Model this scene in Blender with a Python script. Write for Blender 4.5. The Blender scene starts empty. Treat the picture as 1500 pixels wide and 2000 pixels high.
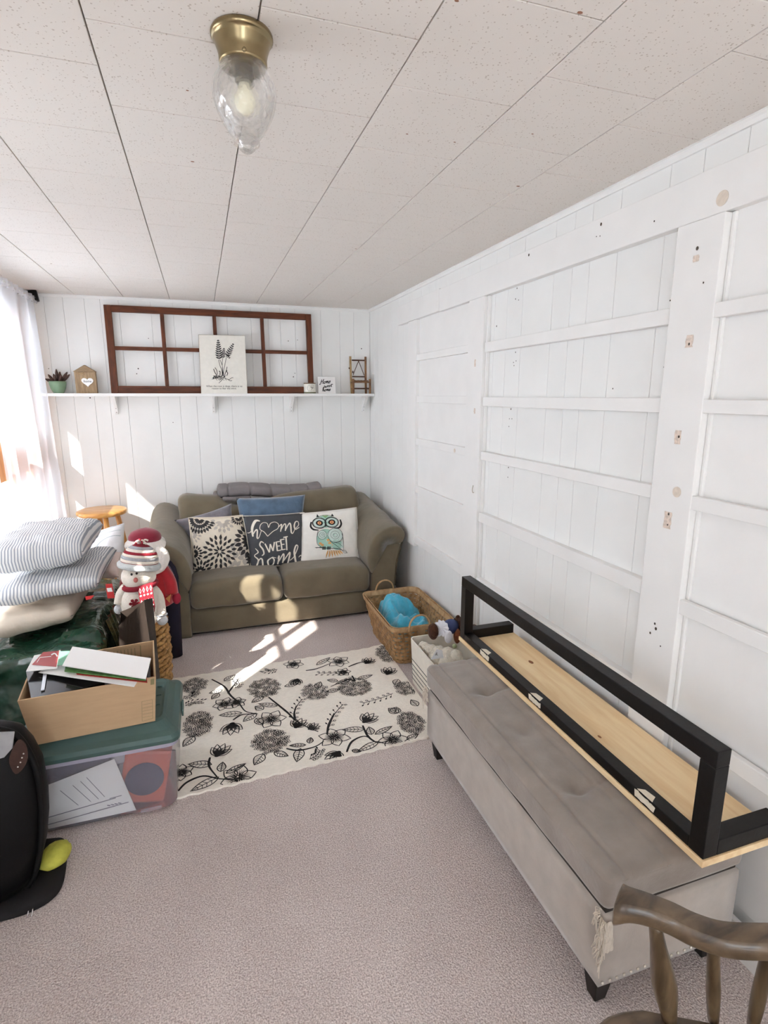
import bpy, bmesh, math, random
from mathutils import Vector, Matrix, noise

# ------------------------------------------------------------------ camera, world, sun, exposure
scene = bpy.context.scene
COL = scene.collection
PITCH, YAW, FPX, EYE = math.radians(12.03), math.radians(18.34), 1065.0, 1.5
cam_data = bpy.data.cameras.new('camera')
cam_data.sensor_fit = 'VERTICAL'
cam_data.sensor_height = 36.0
cam_data.sensor_width = 27.0
cam_data.lens = FPX / 2000.0 * 36.0
cam_data.clip_start = 0.02
camera = bpy.data.objects.new('camera', cam_data)
camera.location = (0, 0, EYE)
camera.rotation_euler = (math.radians(90) - PITCH, 0, -YAW)
COL.objects.link(camera)
scene.camera = camera

world = bpy.data.worlds.new('world')
scene.world = world
world.use_nodes = True
wbg = world.node_tree.nodes['Background']
wbg.inputs['Color'].default_value = (0.785, 0.90, 1.0, 1)
wbg.inputs['Strength'].default_value = 5.6

SUN_DIR = Vector((0.92, 1.0, -1.03)).normalized()
sun_data = bpy.data.lights.new('sun', 'SUN')
sun_data.energy = 26.0
sun_data.angle = math.radians(0.6)
sun_data.color = (1.0, 0.95, 0.86)
sun = bpy.data.objects.new('sun', sun_data)
sun.rotation_euler = SUN_DIR.to_track_quat('-Z', 'Y').to_euler()
sun.location = (-4, -3, 5)
COL.objects.link(sun)

vs = scene.view_settings
vs.view_transform = 'Standard'
vs.look = 'None'
vs.exposure = 0.87
vs.gamma = 1.0
vs.use_curve_mapping = False
scene.cycles.max_bounces = 14
scene.cycles.diffuse_bounces = 8
scene.cycles.transparent_max_bounces = 16

# ------------------------------------------------------------------ measuring helpers (photo pixel -> world point on a plane)
_F = Vector((math.sin(YAW) * math.cos(PITCH), math.cos(YAW) * math.cos(PITCH), -math.sin(PITCH)))
_R = Vector((math.cos(YAW), -math.sin(YAW), 0))
_U = _R.cross(_F)
_C = Vector((0, 0, EYE))
def ray(u, v): return _F * FPX + _R * (u - 750) - _U * (v - 1000)
def gZ(u, v, z=0.0):
    d = ray(u, v); return _C + d * ((z - _C.z) / d.z)
def gY(u, v, y):
    d = ray(u, v); return _C + d * (y / d.y)
def gX(u, v, x):
    d = ray(u, v); return _C + d * (x / d.x)

rnd = random.Random(7)
XW, XL, YB, YF, H = 1.345, -1.07, 4.423, -3.2, 2.176

# ------------------------------------------------------------------ materials
def lin(c):
    out = []
    for x in c[:3]:
        x = x / 255.0
        out.append(x / 12.92 if x <= 0.04045 else ((x + 0.055) / 1.055) ** 2.4)
    return (*out, 1.0)

MATS = {}
def mat(name, rgb, rough=0.6, metal=0.0, var=0.0, vscale=20.0, bump=0.0, bscale=60.0, spec=0.3, stretch=None, sheen=0.0, coat=0.0, detail=4.0, bdist=0.01):
    if name in MATS: return MATS[name]
    m = bpy.data.materials.new(name); m.use_nodes = True
    nt = m.node_tree; b = nt.nodes['Principled BSDF']
    col = lin(rgb)
    b.inputs['Base Color'].default_value = col
    b.inputs['Roughness'].default_value = rough
    b.inputs['Metallic'].default_value = metal
    b.inputs['Specular IOR Level'].default_value = spec
    if sheen: b.inputs['Sheen Weight'].default_value = sheen
    if coat: b.inputs['Coat Weight'].default_value = coat
    if var or bump:
        tc = nt.nodes.new('ShaderNodeTexCoord')
        mp = nt.nodes.new('ShaderNodeMapping')
        nt.links.new(tc.outputs['Object'], mp.inputs['Vector'])
        if stretch: mp.inputs['Scale'].default_value = stretch
    if var:
        n = nt.nodes.new('ShaderNodeTexNoise'); n.inputs['Scale'].default_value = vscale; n.inputs['Detail'].default_value = detail
        nt.links.new(mp.outputs['Vector'], n.inputs['Vector'])
        r = nt.nodes.new('ShaderNodeValToRGB')
        r.color_ramp.elements[0].position = 0.3; r.color_ramp.elements[1].position = 0.7
        r.color_ramp.elements[0].color = tuple(max(0, c * (1 - var)) for c in col[:3]) + (1,)
        r.color_ramp.elements[1].color = tuple(min(1, c * (1 + var)) for c in col[:3]) + (1,)
        nt.links.new(n.outputs['Fac'], r.inputs['Fac'])
        nt.links.new(r.outputs['Color'], b.inputs['Base Color'])
    if bump:
        n2 = nt.nodes.new('ShaderNodeTexNoise'); n2.inputs['Scale'].default_value = bscale; n2.inputs['Detail'].default_value = 3
        nt.links.new(mp.outputs['Vector'], n2.inputs['Vector'])
        bp = nt.nodes.new('ShaderNodeBump'); bp.inputs['Strength'].default_value = bump; bp.inputs['Distance'].default_value = bdist
        nt.links.new(n2.outputs['Fac'], bp.inputs['Height'])
        nt.links.new(bp.outputs['Normal'], b.inputs['Normal'])
    MATS[name] = m
    return m

def clear_mat(name, rgb, clear, rough=0.1, gloss=0.06, ior=1.45, bump=0.0, bscale=30, translucent=0.0):
    """thin see-through sheet: part of the light passes straight, the rest is scattered or mirrored"""
    if name in MATS: return MATS[name]
    m = bpy.data.materials.new(name); m.use_nodes = True
    nt = m.node_tree; nt.nodes.remove(nt.nodes['Principled BSDF'])
    out = nt.nodes['Material Output']
    tr = nt.nodes.new('ShaderNodeBsdfTransparent')
    df = nt.nodes.new('ShaderNodeBsdfDiffuse'); df.inputs['Color'].default_value = lin(rgb)
    body = df
    if translucent:
        tl = nt.nodes.new('ShaderNodeBsdfTranslucent'); tl.inputs['Color'].default_value = lin(rgb)
        mx = nt.nodes.new('ShaderNodeMixShader'); mx.inputs[0].default_value = translucent
        nt.links.new(df.outputs[0], mx.inputs[1]); nt.links.new(tl.outputs[0], mx.inputs[2]); body = mx
    m1 = nt.nodes.new('ShaderNodeMixShader'); m1.inputs[0].default_value = clear
    nt.links.new(body.outputs[0], m1.inputs[1]); nt.links.new(tr.outputs[0], m1.inputs[2])
    last = m1
    if gloss:
        gl = nt.nodes.new('ShaderNodeBsdfGlossy'); gl.inputs['Roughness'].default_value = rough
        fr = nt.nodes.new('ShaderNodeFresnel'); fr.inputs['IOR'].default_value = ior
        ml = nt.nodes.new('ShaderNodeMath'); ml.operation = 'MULTIPLY'; ml.inputs[1].default_value = gloss
        nt.links.new(fr.outputs[0], ml.inputs[0])
        m2 = nt.nodes.new('ShaderNodeMixShader')
        nt.links.new(ml.outputs[0], m2.inputs[0]); nt.links.new(m1.outputs[0], m2.inputs[1]); nt.links.new(gl.outputs[0], m2.inputs[2])
        if bump:
            tc = nt.nodes.new('ShaderNodeTexCoord'); n2 = nt.nodes.new('ShaderNodeTexVoronoi'); n2.inputs['Scale'].default_value = bscale
            nt.links.new(tc.outputs['Object'], n2.inputs['Vector'])
            bp = nt.nodes.new('ShaderNodeBump'); bp.inputs['Strength'].default_value = bump; bp.inputs['Distance'].default_value = 0.01
            nt.links.new(n2.outputs['Distance'], bp.inputs['Height'])
            nt.links.new(bp.outputs['Normal'], gl.inputs['Normal']); nt.links.new(bp.outputs['Normal'], fr.inputs['Normal'])
        last = m2
    nt.links.new(last.outputs[0], out.inputs['Surface'])
    MATS[name] = m
    return m

def wood_mat(name, dark, light, scale=6.0, stretch=(1, 1, 14), rough=0.5, bump=0.15, coat=0.0):
    if name in MATS: return MATS[name]
    m = bpy.data.materials.new(name); m.use_nodes = True
    nt = m.node_tree; b = nt.nodes['Principled BSDF']
    b.inputs['Roughness'].default_value = rough; b.inputs['Specular IOR Level'].default_value = 0.35
    if coat: b.inputs['Coat Weight'].default_value = coat
    tc = nt.nodes.new('ShaderNodeTexCoord'); mp = nt.nodes.new('ShaderNodeMapping')
    mp.inputs['Scale'].default_value = stretch
    nt.links.new(tc.outputs['Object'], mp.inputs['Vector'])
    n = nt.nodes.new('ShaderNodeTexNoise'); n.inputs['Scale'].default_value = scale; n.inputs['Detail'].default_value = 6; n.inputs['Distortion'].default_value = 0.6
    nt.links.new(mp.outputs['Vector'], n.inputs['Vector'])
    r = nt.nodes.new('ShaderNodeValToRGB')
    r.color_ramp.elements[0].position = 0.32; r.color_ramp.elements[1].position = 0.68
    r.color_ramp.elements[0].color = lin(dark); r.color_ramp.elements[1].color = lin(light)
    nt.links.new(n.outputs['Fac'], r.inputs['Fac']); nt.links.new(r.outputs['Color'], b.inputs['Base Color'])
    bp = nt.nodes.new('ShaderNodeBump'); bp.inputs['Strength'].default_value = bump; bp.inputs['Distance'].default_value = 0.003
    nt.links.new(n.outputs['Fac'], bp.inputs['Height']); nt.links.new(bp.outputs['Normal'], b.inputs['Normal'])
    MATS[name] = m
    return m

def stripe_mat(name, base, dark, scale, axis=0, width=0.5, rough=0.8, wrinkle=0.0):
    if name in MATS: return MATS[name]
    m = bpy.data.materials.new(name); m.use_nodes = True
    nt = m.node_tree; b = nt.nodes['Principled BSDF']
    b.inputs['Roughness'].default_value = rough; b.inputs['Specular IOR Level'].default_value = 0.15
    tc = nt.nodes.new('ShaderNodeTexCoord')
    wv = nt.nodes.new('ShaderNodeTexWave'); wv.bands_direction = 'XYZ'[axis]; wv.inputs['Scale'].default_value = scale
    wv.inputs['Distortion'].default_value = 0.25; wv.inputs['Detail Scale'].default_value = 0.3
    nt.links.new(tc.outputs['UV'], wv.inputs['Vector'])
    r = nt.nodes.new('ShaderNodeValToRGB')
    r.color_ramp.elements[0].position = width - 0.18; r.color_ramp.elements[1].position = width + 0.12
    r.color_ramp.elements[0].color = lin(dark); r.color_ramp.elements[1].color = lin(base)
    nt.links.new(wv.outputs['Fac'], r.inputs['Fac']); nt.links.new(r.outputs['Color'], b.inputs['Base Color'])
    if wrinkle:
        n = nt.nodes.new('ShaderNodeTexNoise'); n.inputs['Scale'].default_value = 14
        nt.links.new(tc.outputs['Object'], n.inputs['Vector'])
        bp = nt.nodes.new('ShaderNodeBump'); bp.inputs['Strength'].default_value = wrinkle; bp.inputs['Distance'].default_value = 0.02
        nt.links.new(n.outputs['Fac'], bp.inputs['Height']); nt.links.new(bp.outputs['Normal'], b.inputs['Normal'])
    MATS[name] = m
    return m

# ------------------------------------------------------------------ objects
def thing(name, label, cat, loc=(0, 0, 0), group=None):
    o = bpy.data.objects.new(name, None); COL.objects.link(o)
    o.location = loc; o.empty_display_size = 0.05
    o['label'] = label; o['category'] = cat
    if group: o['group'] = group
    return o
def tag(o, label, cat, group=None):
    o['label'] = label; o['category'] = cat
    if group: o['group'] = group
    return o
WORLD_LOC = {}
def wloc(o):
    p = Vector((0, 0, 0))
    while o is not None:
        p += Vector(o.location); o = o.parent
    return p

class MB:
    """collects one mesh in world coordinates"""
    def __init__(s): s.v, s.f, s.mi, s.cur = [], [], [], 0
    def add(s, vs_, fs):
        n = len(s.v); s.v.extend(Vector(p) for p in vs_)
        for f in fs: s.f.append(tuple(i + n for i in f)); s.mi.append(s.cur)
        return s
    def box(s, a, b, M=None):
        x0, y0, z0 = a; x1, y1, z1 = b
        x0, x1 = min(x0, x1), max(x0, x1); y0, y1 = min(y0, y1), max(y0, y1); z0, z1 = min(z0, z1), max(z0, z1)
        P = [(x0, y0, z0), (x1, y0, z0), (x1, y1, z0), (x0, y1, z0), (x0, y0, z1), (x1, y0, z1), (x1, y1, z1), (x0, y1, z1)]
        if M: P = [M @ Vector(p) for p in P]
        return s.add(P, [(0, 3, 2, 1), (4, 5, 6, 7), (0, 1, 5, 4), (1, 2, 6, 5), (2, 3, 7, 6), (3, 0, 4, 7)])
    def hexa(s, bot, top):
        return s.add(list(bot) + list(top), [(0, 3, 2, 1), (4, 5, 6, 7), (0, 1, 5, 4), (1, 2, 6, 5), (2, 3, 7, 6), (3, 0, 4, 7)])
    def prism(s, poly, d):
        """polygon (3D points) swept by vector d"""
        n = len(poly); P = [Vector(p) for p in poly]; d = Vector(d)
        return s.add(P + [p + d for p in P], [tuple(range(n))[::-1], tuple(range(n, 2 * n))] + [(i, (i + 1) % n, n + (i + 1) % n, n + i) for i in range(n)])
    def tube(s, path, r, n=8, cap=True, flat=None):
        P = [Vector(p) for p in path]; k = len(P)
        R_ = r if isinstance(r, (list, tuple)) else [r] * k
        rings = []; up = Vector((0, 0, 1)); prev = None
        for i, p in enumerate(P):
            t = (P[min(i + 1, k - 1)] - P[max(i - 1, 0)]).normalized()
            if prev is None:
                a = t.cross(up)
                if a.length < 1e-3: a = t.cross(Vector((1, 0, 0)))
            else:
                a = prev - t * prev.dot(t)
                if a.length < 1e-4: a = t.cross(up)
            a.normalize(); prev = a; b = t.cross(a)
            fl = flat if flat else (1, 1)
            rings.append([p + (a * math.cos(2 * math.pi * j / n) * fl[0] + b * math.sin(2 * math.pi * j / n) * fl[1]) * R_[i] for j in range(n)])
        base = len(s.v)
        V = [q for rg in rings for q in rg]
        F = [(i * n + j, i * n + (j + 1) % n, (i + 1) * n + (j + 1) % n, (i + 1) * n + j) for i in range(k - 1) for j in range(n)]
        if cap: F += [tuple(range(n))[::-1], tuple((k - 1) * n + j for j in range(n))]
        return s.add(V, F)
    def lathe(s, prof, c, n=24, axis=None, sx=1.0, sy=1.0):
        """prof: (radius, height) pairs about a vertical axis at c"""
        c = Vector(c); V = []
        for r, z in prof:
            for j in range(n):
                a = 2 * math.pi * j / n
                q = Vector((r * math.cos(a) * sx, r * math.sin(a) * sy, z))
                if axis: q = axis @ q
                V.append(c + q)
        k = len(prof)
        F = [(i * n + j, i * n + (j + 1) % n, (i + 1) * n + (j + 1) % n, (i + 1) * n + j) for i in range(k - 1) for j in range(n)]
        if prof[0][0] > 1e-6: F.append(tuple(range(n))[::-1])
        if prof[-1][0] > 1e-6: F.append(tuple((k - 1) * n + j for j in range(n)))
        return s.add(V, F)
    def blob(s, c, r, n=14, m=10, M=None, f=None):
        """ellipsoid of radii r at c, f(p_unit)->radial factor"""
        c = Vector(c); V = []; 
        for i in range(m + 1):
            th = math.pi * i / m
            for j in range(n):
                a = 2 * math.pi * j / n
                q = Vector((math.sin(th) * math.cos(a), math.sin(th) * math.sin(a), math.cos(th)))
                k = f(q) if f else 1.0
                q = Vector((q.x * r[0], q.y * r[1], q.z * r[2])) * k
                if M: q = M @ q
                V.append(c + q)
        F = []
        for i in range(m):
            for j in range(n):
                F.append((i * n + j, (i + 1) * n + j, (i + 1) * n + (j + 1) % n, i * n + (j + 1) % n))
        return s.add(V, F)
    def grid(s, fn, nu, nv, closed_u=False):
        V = [fn(i / nu, j / nv) for j in range(nv + 1) for i in range(nu + 1)]
        w = nu + 1
        return s.add(V, [(j * w + i, j * w + i + 1, (j + 1) * w + i + 1, (j + 1) * w + i) for j in range(nv) for i in range(nu)])
    def rbox(s, a, b, r=0.03, n=8, f=None, M=None):
        """rounded box; f(p, nrm) returns a displacement vector"""
        a, b = Vector(a), Vector(b); c = (a + b) / 2; hs = (b - a) / 2
        r = min(r, hs.x, hs.y, hs.z)
        bm = bmesh.new(); bmesh.ops.create_cube(bm, size=2.0)
        bmesh.ops.subdivide_edges(bm, edges=bm.edges[:], cuts=n, use_grid_fill=True)
        bm.verts.ensure_lookup_table()
        V = []
        inner = Vector((hs.x - r, hs.y - r, hs.z - r))
        for v in bm.verts:
            w = v.co
            # concentrate samples near the edges
            p = Vector((math.copysign(abs(w.x) ** 0.75, w.x) * hs.x, math.copysign(abs(w.y) ** 0.75, w.y) * hs.y, math.copysign(abs(w.z) ** 0.75, w.z) * hs.z))
            q = Vector((max(-inner.x, min(inner.x, p.x)), max(-inner.y, min(inner.y, p.y)), max(-inner.z, min(inner.z, p.z))))
            d = p - q
            nn = d.normalized() if d.length > 1e-9 else Vector((0, 0, 1))
            if d.length > 1e-9: p = q + nn * r
            if f: p = p + f(p, nn)
            p = p + c
            if M: p = M @ p
            V.append(p)
        F = [tuple(x.index for x in fc.verts) for fc in bm.faces]
        bm.free()
        return s.add(V, F)
    def build(s, name, material, parent=None, smooth=False, bevel=0.0, subsurf=0, kind=None, label=None, origin=None, uv=None):
        base = Vector((0, 0, 0))
        if parent is not None: base = wloc(parent)
        loc = Vector((0, 0, 0))
        if parent is None:
            if origin is not None: loc = Vector(origin)
            elif s.v:
                xs = [p.x for p in s.v]; ys = [p.y for p in s.v]
                loc = Vector(((min(xs) + max(xs)) / 2, (min(ys) + max(ys)) / 2, min(p.z for p in s.v)))
            base = loc
        me = bpy.data.meshes.new(name)
        me.from_pydata([tuple(p - base) for p in s.v], [], s.f)
        mats = material if isinstance(material, (list, tuple)) else [material]
        for m in mats: me.materials.append(m)
        if len(mats) > 1:
            for p, i in zip(me.polygons, s.mi): p.material_index = min(i, len(mats) - 1)
        if uv:
            lay = me.uv_layers.new(name='uv')
            for lp in me.loops: lay.data[lp.index].uv = uv[lp.vertex_index]
        me.validate(); me.update()
        bm = bmesh.new(); bm.from_mesh(me)
        bmesh.ops.recalc_face_normals(bm, faces=bm.faces[:]); bm.to_mesh(me); bm.free()
        if smooth:
            for p in me.polygons: p.use_smooth = True
        o = bpy.data.objects.new(name, me); COL.objects.link(o)
        o.location = loc
        if parent is not None: o.parent = parent
        if bevel:
            md = o.modifiers.new('bevel', 'BEVEL'); md.width = bevel; md.segments = 2; md.limit_method = 'ANGLE'; md.angle_limit = math.radians(40)
        if subsurf:
            md = o.modifiers.new('subsurf', 'SUBSURF'); md.levels = subsurf; md.render_levels = subsurf
        if kind: o['kind'] = kind
        if label: o['label'] = label
        return o

def copy_part(src, name, loc, parent):
    o = src.copy(); o.name = name; COL.objects.link(o); o.parent = parent; o.location = Vector(loc) - (wloc(parent) if parent else Vector((0, 0, 0)))
    return o
def nz(p, s=1.0): return noise.noise(Vector(p) * s)
def wrinkle(amp, sc, seed=0.0):
    off = Vector((seed, seed * 1.7, -seed))
    return lambda p, n: n * (amp * noise.noise(Vector(p) * sc + off))

# ------------------------------------------------------------------ flat drawing helper
class Draw:
    """collects flat marks in a 2D frame and lays them on a surface through fn(u, v)"""
    def __init__(s): s.polys = []
    def poly(s, pts): s.polys.append([tuple(p) for p in pts]); return s
    def fan(s, pts):
        cx = sum(p[0] for p in pts) / len(pts); cy = sum(p[1] for p in pts) / len(pts)
        mid = [((p[0] + cx) / 2, (p[1] + cy) / 2) for p in pts]
        n = len(pts)
        for i in range(n):
            j = (i + 1) % n
            s.polys.append([pts[i], pts[j], mid[j], mid[i]]); s.polys.append([mid[i], mid[j], (cx, cy)])
        return s
    def stroke(s, pts, w, closed=False):
        pts = [Vector((p[0], p[1])) for p in pts]
        if closed: pts = pts + [pts[0]]
        elif len(pts) == 2:
            w2 = w if isinstance(w, (list, tuple)) else [w, w]
            w = [w2[0] + (w2[1] - w2[0]) * i / 6 for i in range(7)]; pts = [pts[0] + (pts[1] - pts[0]) * (i / 6) for i in range(7)]
        k = len(pts); W = w if isinstance(w, (list, tuple)) else [w] * k
        L, R_ = [], []
        for i in range(k):
            if closed and i in (0, k - 1): t = pts[1] - pts[k - 2]
            else: t = pts[min(i + 1, k - 1)] - pts[max(i - 1, 0)]
            if t.length < 1e-9: t = Vector((1, 0))
            t.normalize(); n = Vector((-t.y, t.x))
            L.append(tuple(pts[i] + n * W[i] / 2)); R_.append(tuple(pts[i] - n * W[i] / 2))
        for i in range(k - 1): s.polys.append([L[i], L[i + 1], R_[i + 1], R_[i]])
        return s
    def curve(s, pts, w, closed=False, sub=6):
        P = spline(pts, closed, sub)
        if isinstance(w, (list, tuple)):
            m = len(P) - 1; W = []
            for i in range(len(P)):
                x = i / max(m, 1) * (len(w) - 1); a = int(x); b = min(a + 1, len(w) - 1)
                W.append(w[a] + (w[b] - w[a]) * (x - a))
            w = W
        return s.stroke(P, w, closed)
    def ellipse(s, c, rx, ry, n=16, ang=0.0, w=None):
        ca, sa = math.cos(ang), math.sin(ang)
        P = [(c[0] + rx * math.cos(t) * ca - ry * math.sin(t) * sa, c[1] + rx * math.cos(t) * sa + ry * math.sin(t) * ca) for t in [2 * math.pi * i / n for i in range(n)]]
        return s.stroke(P, w, True) if w else s.fan(P)
    def leafshape(s, base, ang, ln, wd, n=6):
        ca, sa = math.cos(ang), math.sin(ang); P = []
        for i in range(n + 1):
            t = i / n; P.append((t * ln, wd / 2 * math.sin(math.pi * t ** 0.8)))
        for i in range(n - 1, 0, -1):
            t = i / n; P.append((t * ln, -wd / 2 * math.sin(math.pi * t ** 0.8)))
        return [(base[0] + x * ca - y * sa, base[1] + x * sa + y * ca) for x, y in P]
    def text(s, body, x, y, size, align='LEFT', shear=0.0, rot=0.0, flip=True, extra=0.0):
        cu = bpy.data.curves.new('lettering', 'FONT'); cu.body = body; cu.size = size; cu.align_x = align; cu.shear = shear; cu.offset = extra; cu.resolution_u = 3
        ob = bpy.data.objects.new('lettering', cu); COL.objects.link(ob)
        dg = bpy.context.evaluated_depsgraph_get(); ev = ob.evaluated_get(dg); me = ev.to_mesh()
        ca, sa = math.cos(rot), math.sin(rot)
        V = []
        for v in me.vertices:
            px, py = v.co.x, v.co.y * (-1 if flip else 1)
            V.append((x + px * ca - py * sa, y + px * sa + py * ca))
        for p in me.polygons: s.polys.append([V[i] for i in p.vertices])
        ev.to_mesh_clear(); bpy.data.objects.remove(ob); bpy.data.curves.remove(cu)
        return s
    def build(s, fn, name, material, parent, label=None):
        mb = MB()
        for P in s.polys:
            mb.add([fn(*p) for p in P], [tuple(range(len(P)))])
        return mb.build(name, material, parent, label=label)

def spline(pts, closed=False, sub=6):
    P = [Vector((*p, 0)) if len(p) == 2 else Vector(p) for p in pts]; two = len(pts[0]) == 2
    k = len(P); out = []
    for i in range(k if closed else k - 1):
        p0 = P[(i - 1) % k] if closed or i > 0 else P[0]
        p1 = P[i]; p2 = P[(i + 1) % k]
        p3 = P[(i + 2) % k] if closed or i + 2 < k else P[-1]
        for j in range(sub):
            t = j / sub
            q = 0.5 * ((2 * p1) + (p2 - p0) * t + (2 * p0 - 5 * p1 + 4 * p2 - p3) * t * t + (3 * p1 - p0 - 3 * p2 + p3) * t ** 3)
            out.append(q)
    if not closed: out.append(P[-1])
    return [(q.x, q.y) for q in out] if two else out

def inv_bilinear(q):
    """q: quad corners TL, TR, BR, BL in picture coordinates -> function giving u (left-right), v (bottom-top) in 0..1"""
    TL, TR, BR, BL = [Vector(p) for p in q]
    def f(x, y):
        u = v = 0.5; p = Vector((x, y))
        for _ in range(12):
            e = (BL * (1 - u) + BR * u) * (1 - v) + (TL * (1 - u) + TR * u) * v - p
            du = (BR - BL) * (1 - v) + (TR - TL) * v
            dv = (TL * (1 - u) + TR * u) - (BL * (1 - u) + BR * u)
            det = du.x * dv.y - du.y * dv.x
            u -= (e.x * dv.y - e.y * dv.x) / det; v -= (du.x * e.y - du.y * e.x) / det
        return u, v
    return f

# throw pillow spanned by four world corners (BL, BR, TR, TL); returns surface function
class Pillow:
    def __init__(s, BL, BR, TR, TL, t, pinch=0.06, seed=0.0, wr=0.006, wsc=9.0, power=0.42, facing=(0, -1, 0.3)):
        s.c = [Vector(p) for p in (BL, BR, TR, TL)]; s.t = t; s.p = pinch; s.seed = seed; s.wr = wr; s.wsc = wsc; s.pw = power
        n = (s.c[1] - s.c[0]).cross(s.c[3] - s.c[0]).normalized()
        if n.dot(Vector(facing)) < 0: n = -n
        s.n = n
    def P(s, u, v, side=1, off=0.0):
        a, b = 2 * u - 1, 2 * v - 1
        a2 = a * (1 - s.p * (1 - b * b) * abs(a) ** 1.5); b2 = b * (1 - s.p * (1 - a * a) * abs(b) ** 1.5)
        U, V = (a2 + 1) / 2, (b2 + 1) / 2
        BL, BR, TR, TL = s.c
        p = (BL * (1 - U) + BR * U) * (1 - V) + (TL * (1 - U) + TR * U) * V
        e = max(0.0, (1 - a * a) * (1 - b * b))
        k = e ** s.pw
        h = s.t / 2 * k * side
        w = s.wr * nz(p + Vector((s.seed, 0, s.seed)), s.wsc) * min(1, e * 4) + s.wr * 0.7 * nz(p + Vector((0, s.seed, 9)), s.wsc * 2.3) * min(1, e * 4)
        return p + s.n * (h + w * side + off)
    def mesh(s, n=22):
        mb = MB()
        mb.grid(lambda u, v: s.P(u, v, 1), n, n); mb.grid(lambda u, v: s.P(u, v, -1), n, n)
        s.uv = [(i / n, j / n) for j in range(n + 1) for i in range(n + 1)] * 2
        return mb
    def piping(s, r=0.004, n=20):
        pts = [s.P(i / n, 0) for i in range(n)] + [s.P(1, i / n) for i in range(n)] + [s.P(1 - i / n, 1) for i in range(n)] + [s.P(0, 1 - i / n) for i in range(n)] + [s.P(0, 0)]
        return MB().tube(pts, r, 6, cap=False)

def merge_weld(o, d=0.0004):
    bm = bmesh.new(); bm.from_mesh(o.data); bmesh.ops.remove_doubles(bm, verts=bm.verts[:], dist=d)
    bmesh.ops.recalc_face_normals(bm, faces=bm.faces[:]); bm.to_mesh(o.data); bm.free()
    for p in o.data.polygons: p.use_smooth = True

# ================================================================== THE ROOM
WALL = mat('white_wall_paint', (232, 232, 230), 0.75, var=0.02, vscale=5, bump=0.12, bscale=45, spec=0.12, bdist=0.003)
TRIM = mat('white_trim_paint', (233, 232, 230), 0.6, var=0.02, vscale=8, bump=0.08, bscale=60, spec=0.15, bdist=0.003)
DIRT = mat('hole_dark', (70, 62, 56), 0.9)
STAIN = mat('knot_stain', (216, 204, 190), 0.7, var=0.08, vscale=80)
STAIN2 = mat('bare_patch', (216, 200, 187), 0.8, var=0.2, vscale=120)

# carpet
def carpet_mat():
    m = bpy.data.materials.new('carpet_pile'); m.use_nodes = True
    nt = m.node_tree; b = nt.nodes['Principled BSDF']
    b.inputs['Roughness'].default_value = 0.95; b.inputs['Specular IOR Level'].default_value = 0.05
    tc = nt.nodes.new('ShaderNodeTexCoord')
    n1 = nt.nodes.new('ShaderNodeTexNoise'); n1.inputs['Scale'].default_value = 230; n1.inputs['Detail'].default_value = 3
    n2 = nt.nodes.new('ShaderNodeTexNoise'); n2.inputs['Scale'].default_value = 2.2; n2.inputs['Detail'].default_value = 3
    n3 = nt.nodes.new('ShaderNodeTexVoronoi'); n3.inputs['Scale'].default_value = 200
    for n in (n1, n2, n3): nt.links.new(tc.outputs['Object'], n.inputs['Vector'])
    r = nt.nodes.new('ShaderNodeValToRGB')
    r.color_ramp.elements[0].position = 0.36; r.color_ramp.elements[1].position = 0.62
    r.color_ramp.elements[0].color = lin((184, 170, 166)); r.color_ramp.elements[1].color = lin((234, 223, 219))
    nt.links.new(n1.outputs['Fac'], r.inputs['Fac'])
    r2 = nt.nodes.new('ShaderNodeValToRGB')
    r2.color_ramp.elements[0].position = 0.35; r2.color_ramp.elements[1].position = 0.65
    r2.color_ramp.elements[0].color = (0.88, 0.87, 0.87, 1); r2.color_ramp.elements[1].color = (1, 1, 1, 1)
    nt.links.new(n2.outputs['Fac'], r2.inputs['Fac'])
    mx = nt.nodes.new('ShaderNodeMixRGB'); mx.blend_type = 'MULTIPLY'; mx.inputs[0].default_value = 1
    nt.links.new(r.outputs['Color'], mx.inputs[1]); nt.links.new(r2.outputs['Color'], mx.inputs[2])
    nt.links.new(mx.outputs['Color'], b.inputs['Base Color'])
    ad = nt.nodes.new('ShaderNodeMath'); ad.operation = 'SUBTRACT'
    nt.links.new(n1.outputs['Fac'], ad.inputs[0]); nt.links.new(n3.outputs['Distance'], ad.inputs[1])
    bp = nt.nodes.new('ShaderNodeBump'); bp.inputs['Strength'].default_value = 0.6; bp.inputs['Distance'].default_value = 0.006
    nt.links.new(ad.outputs[0], bp.inputs['Height']); nt.links.new(bp.outputs['Normal'], b.inputs['Normal'])
    return m
MB().box((XL - .1, YF - .1, -0.1), (XW + .1, YB + .1, 0.0)).build('floor', carpet_mat(), kind='structure', label='mauve beige short pile carpet over the whole floor')

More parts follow.
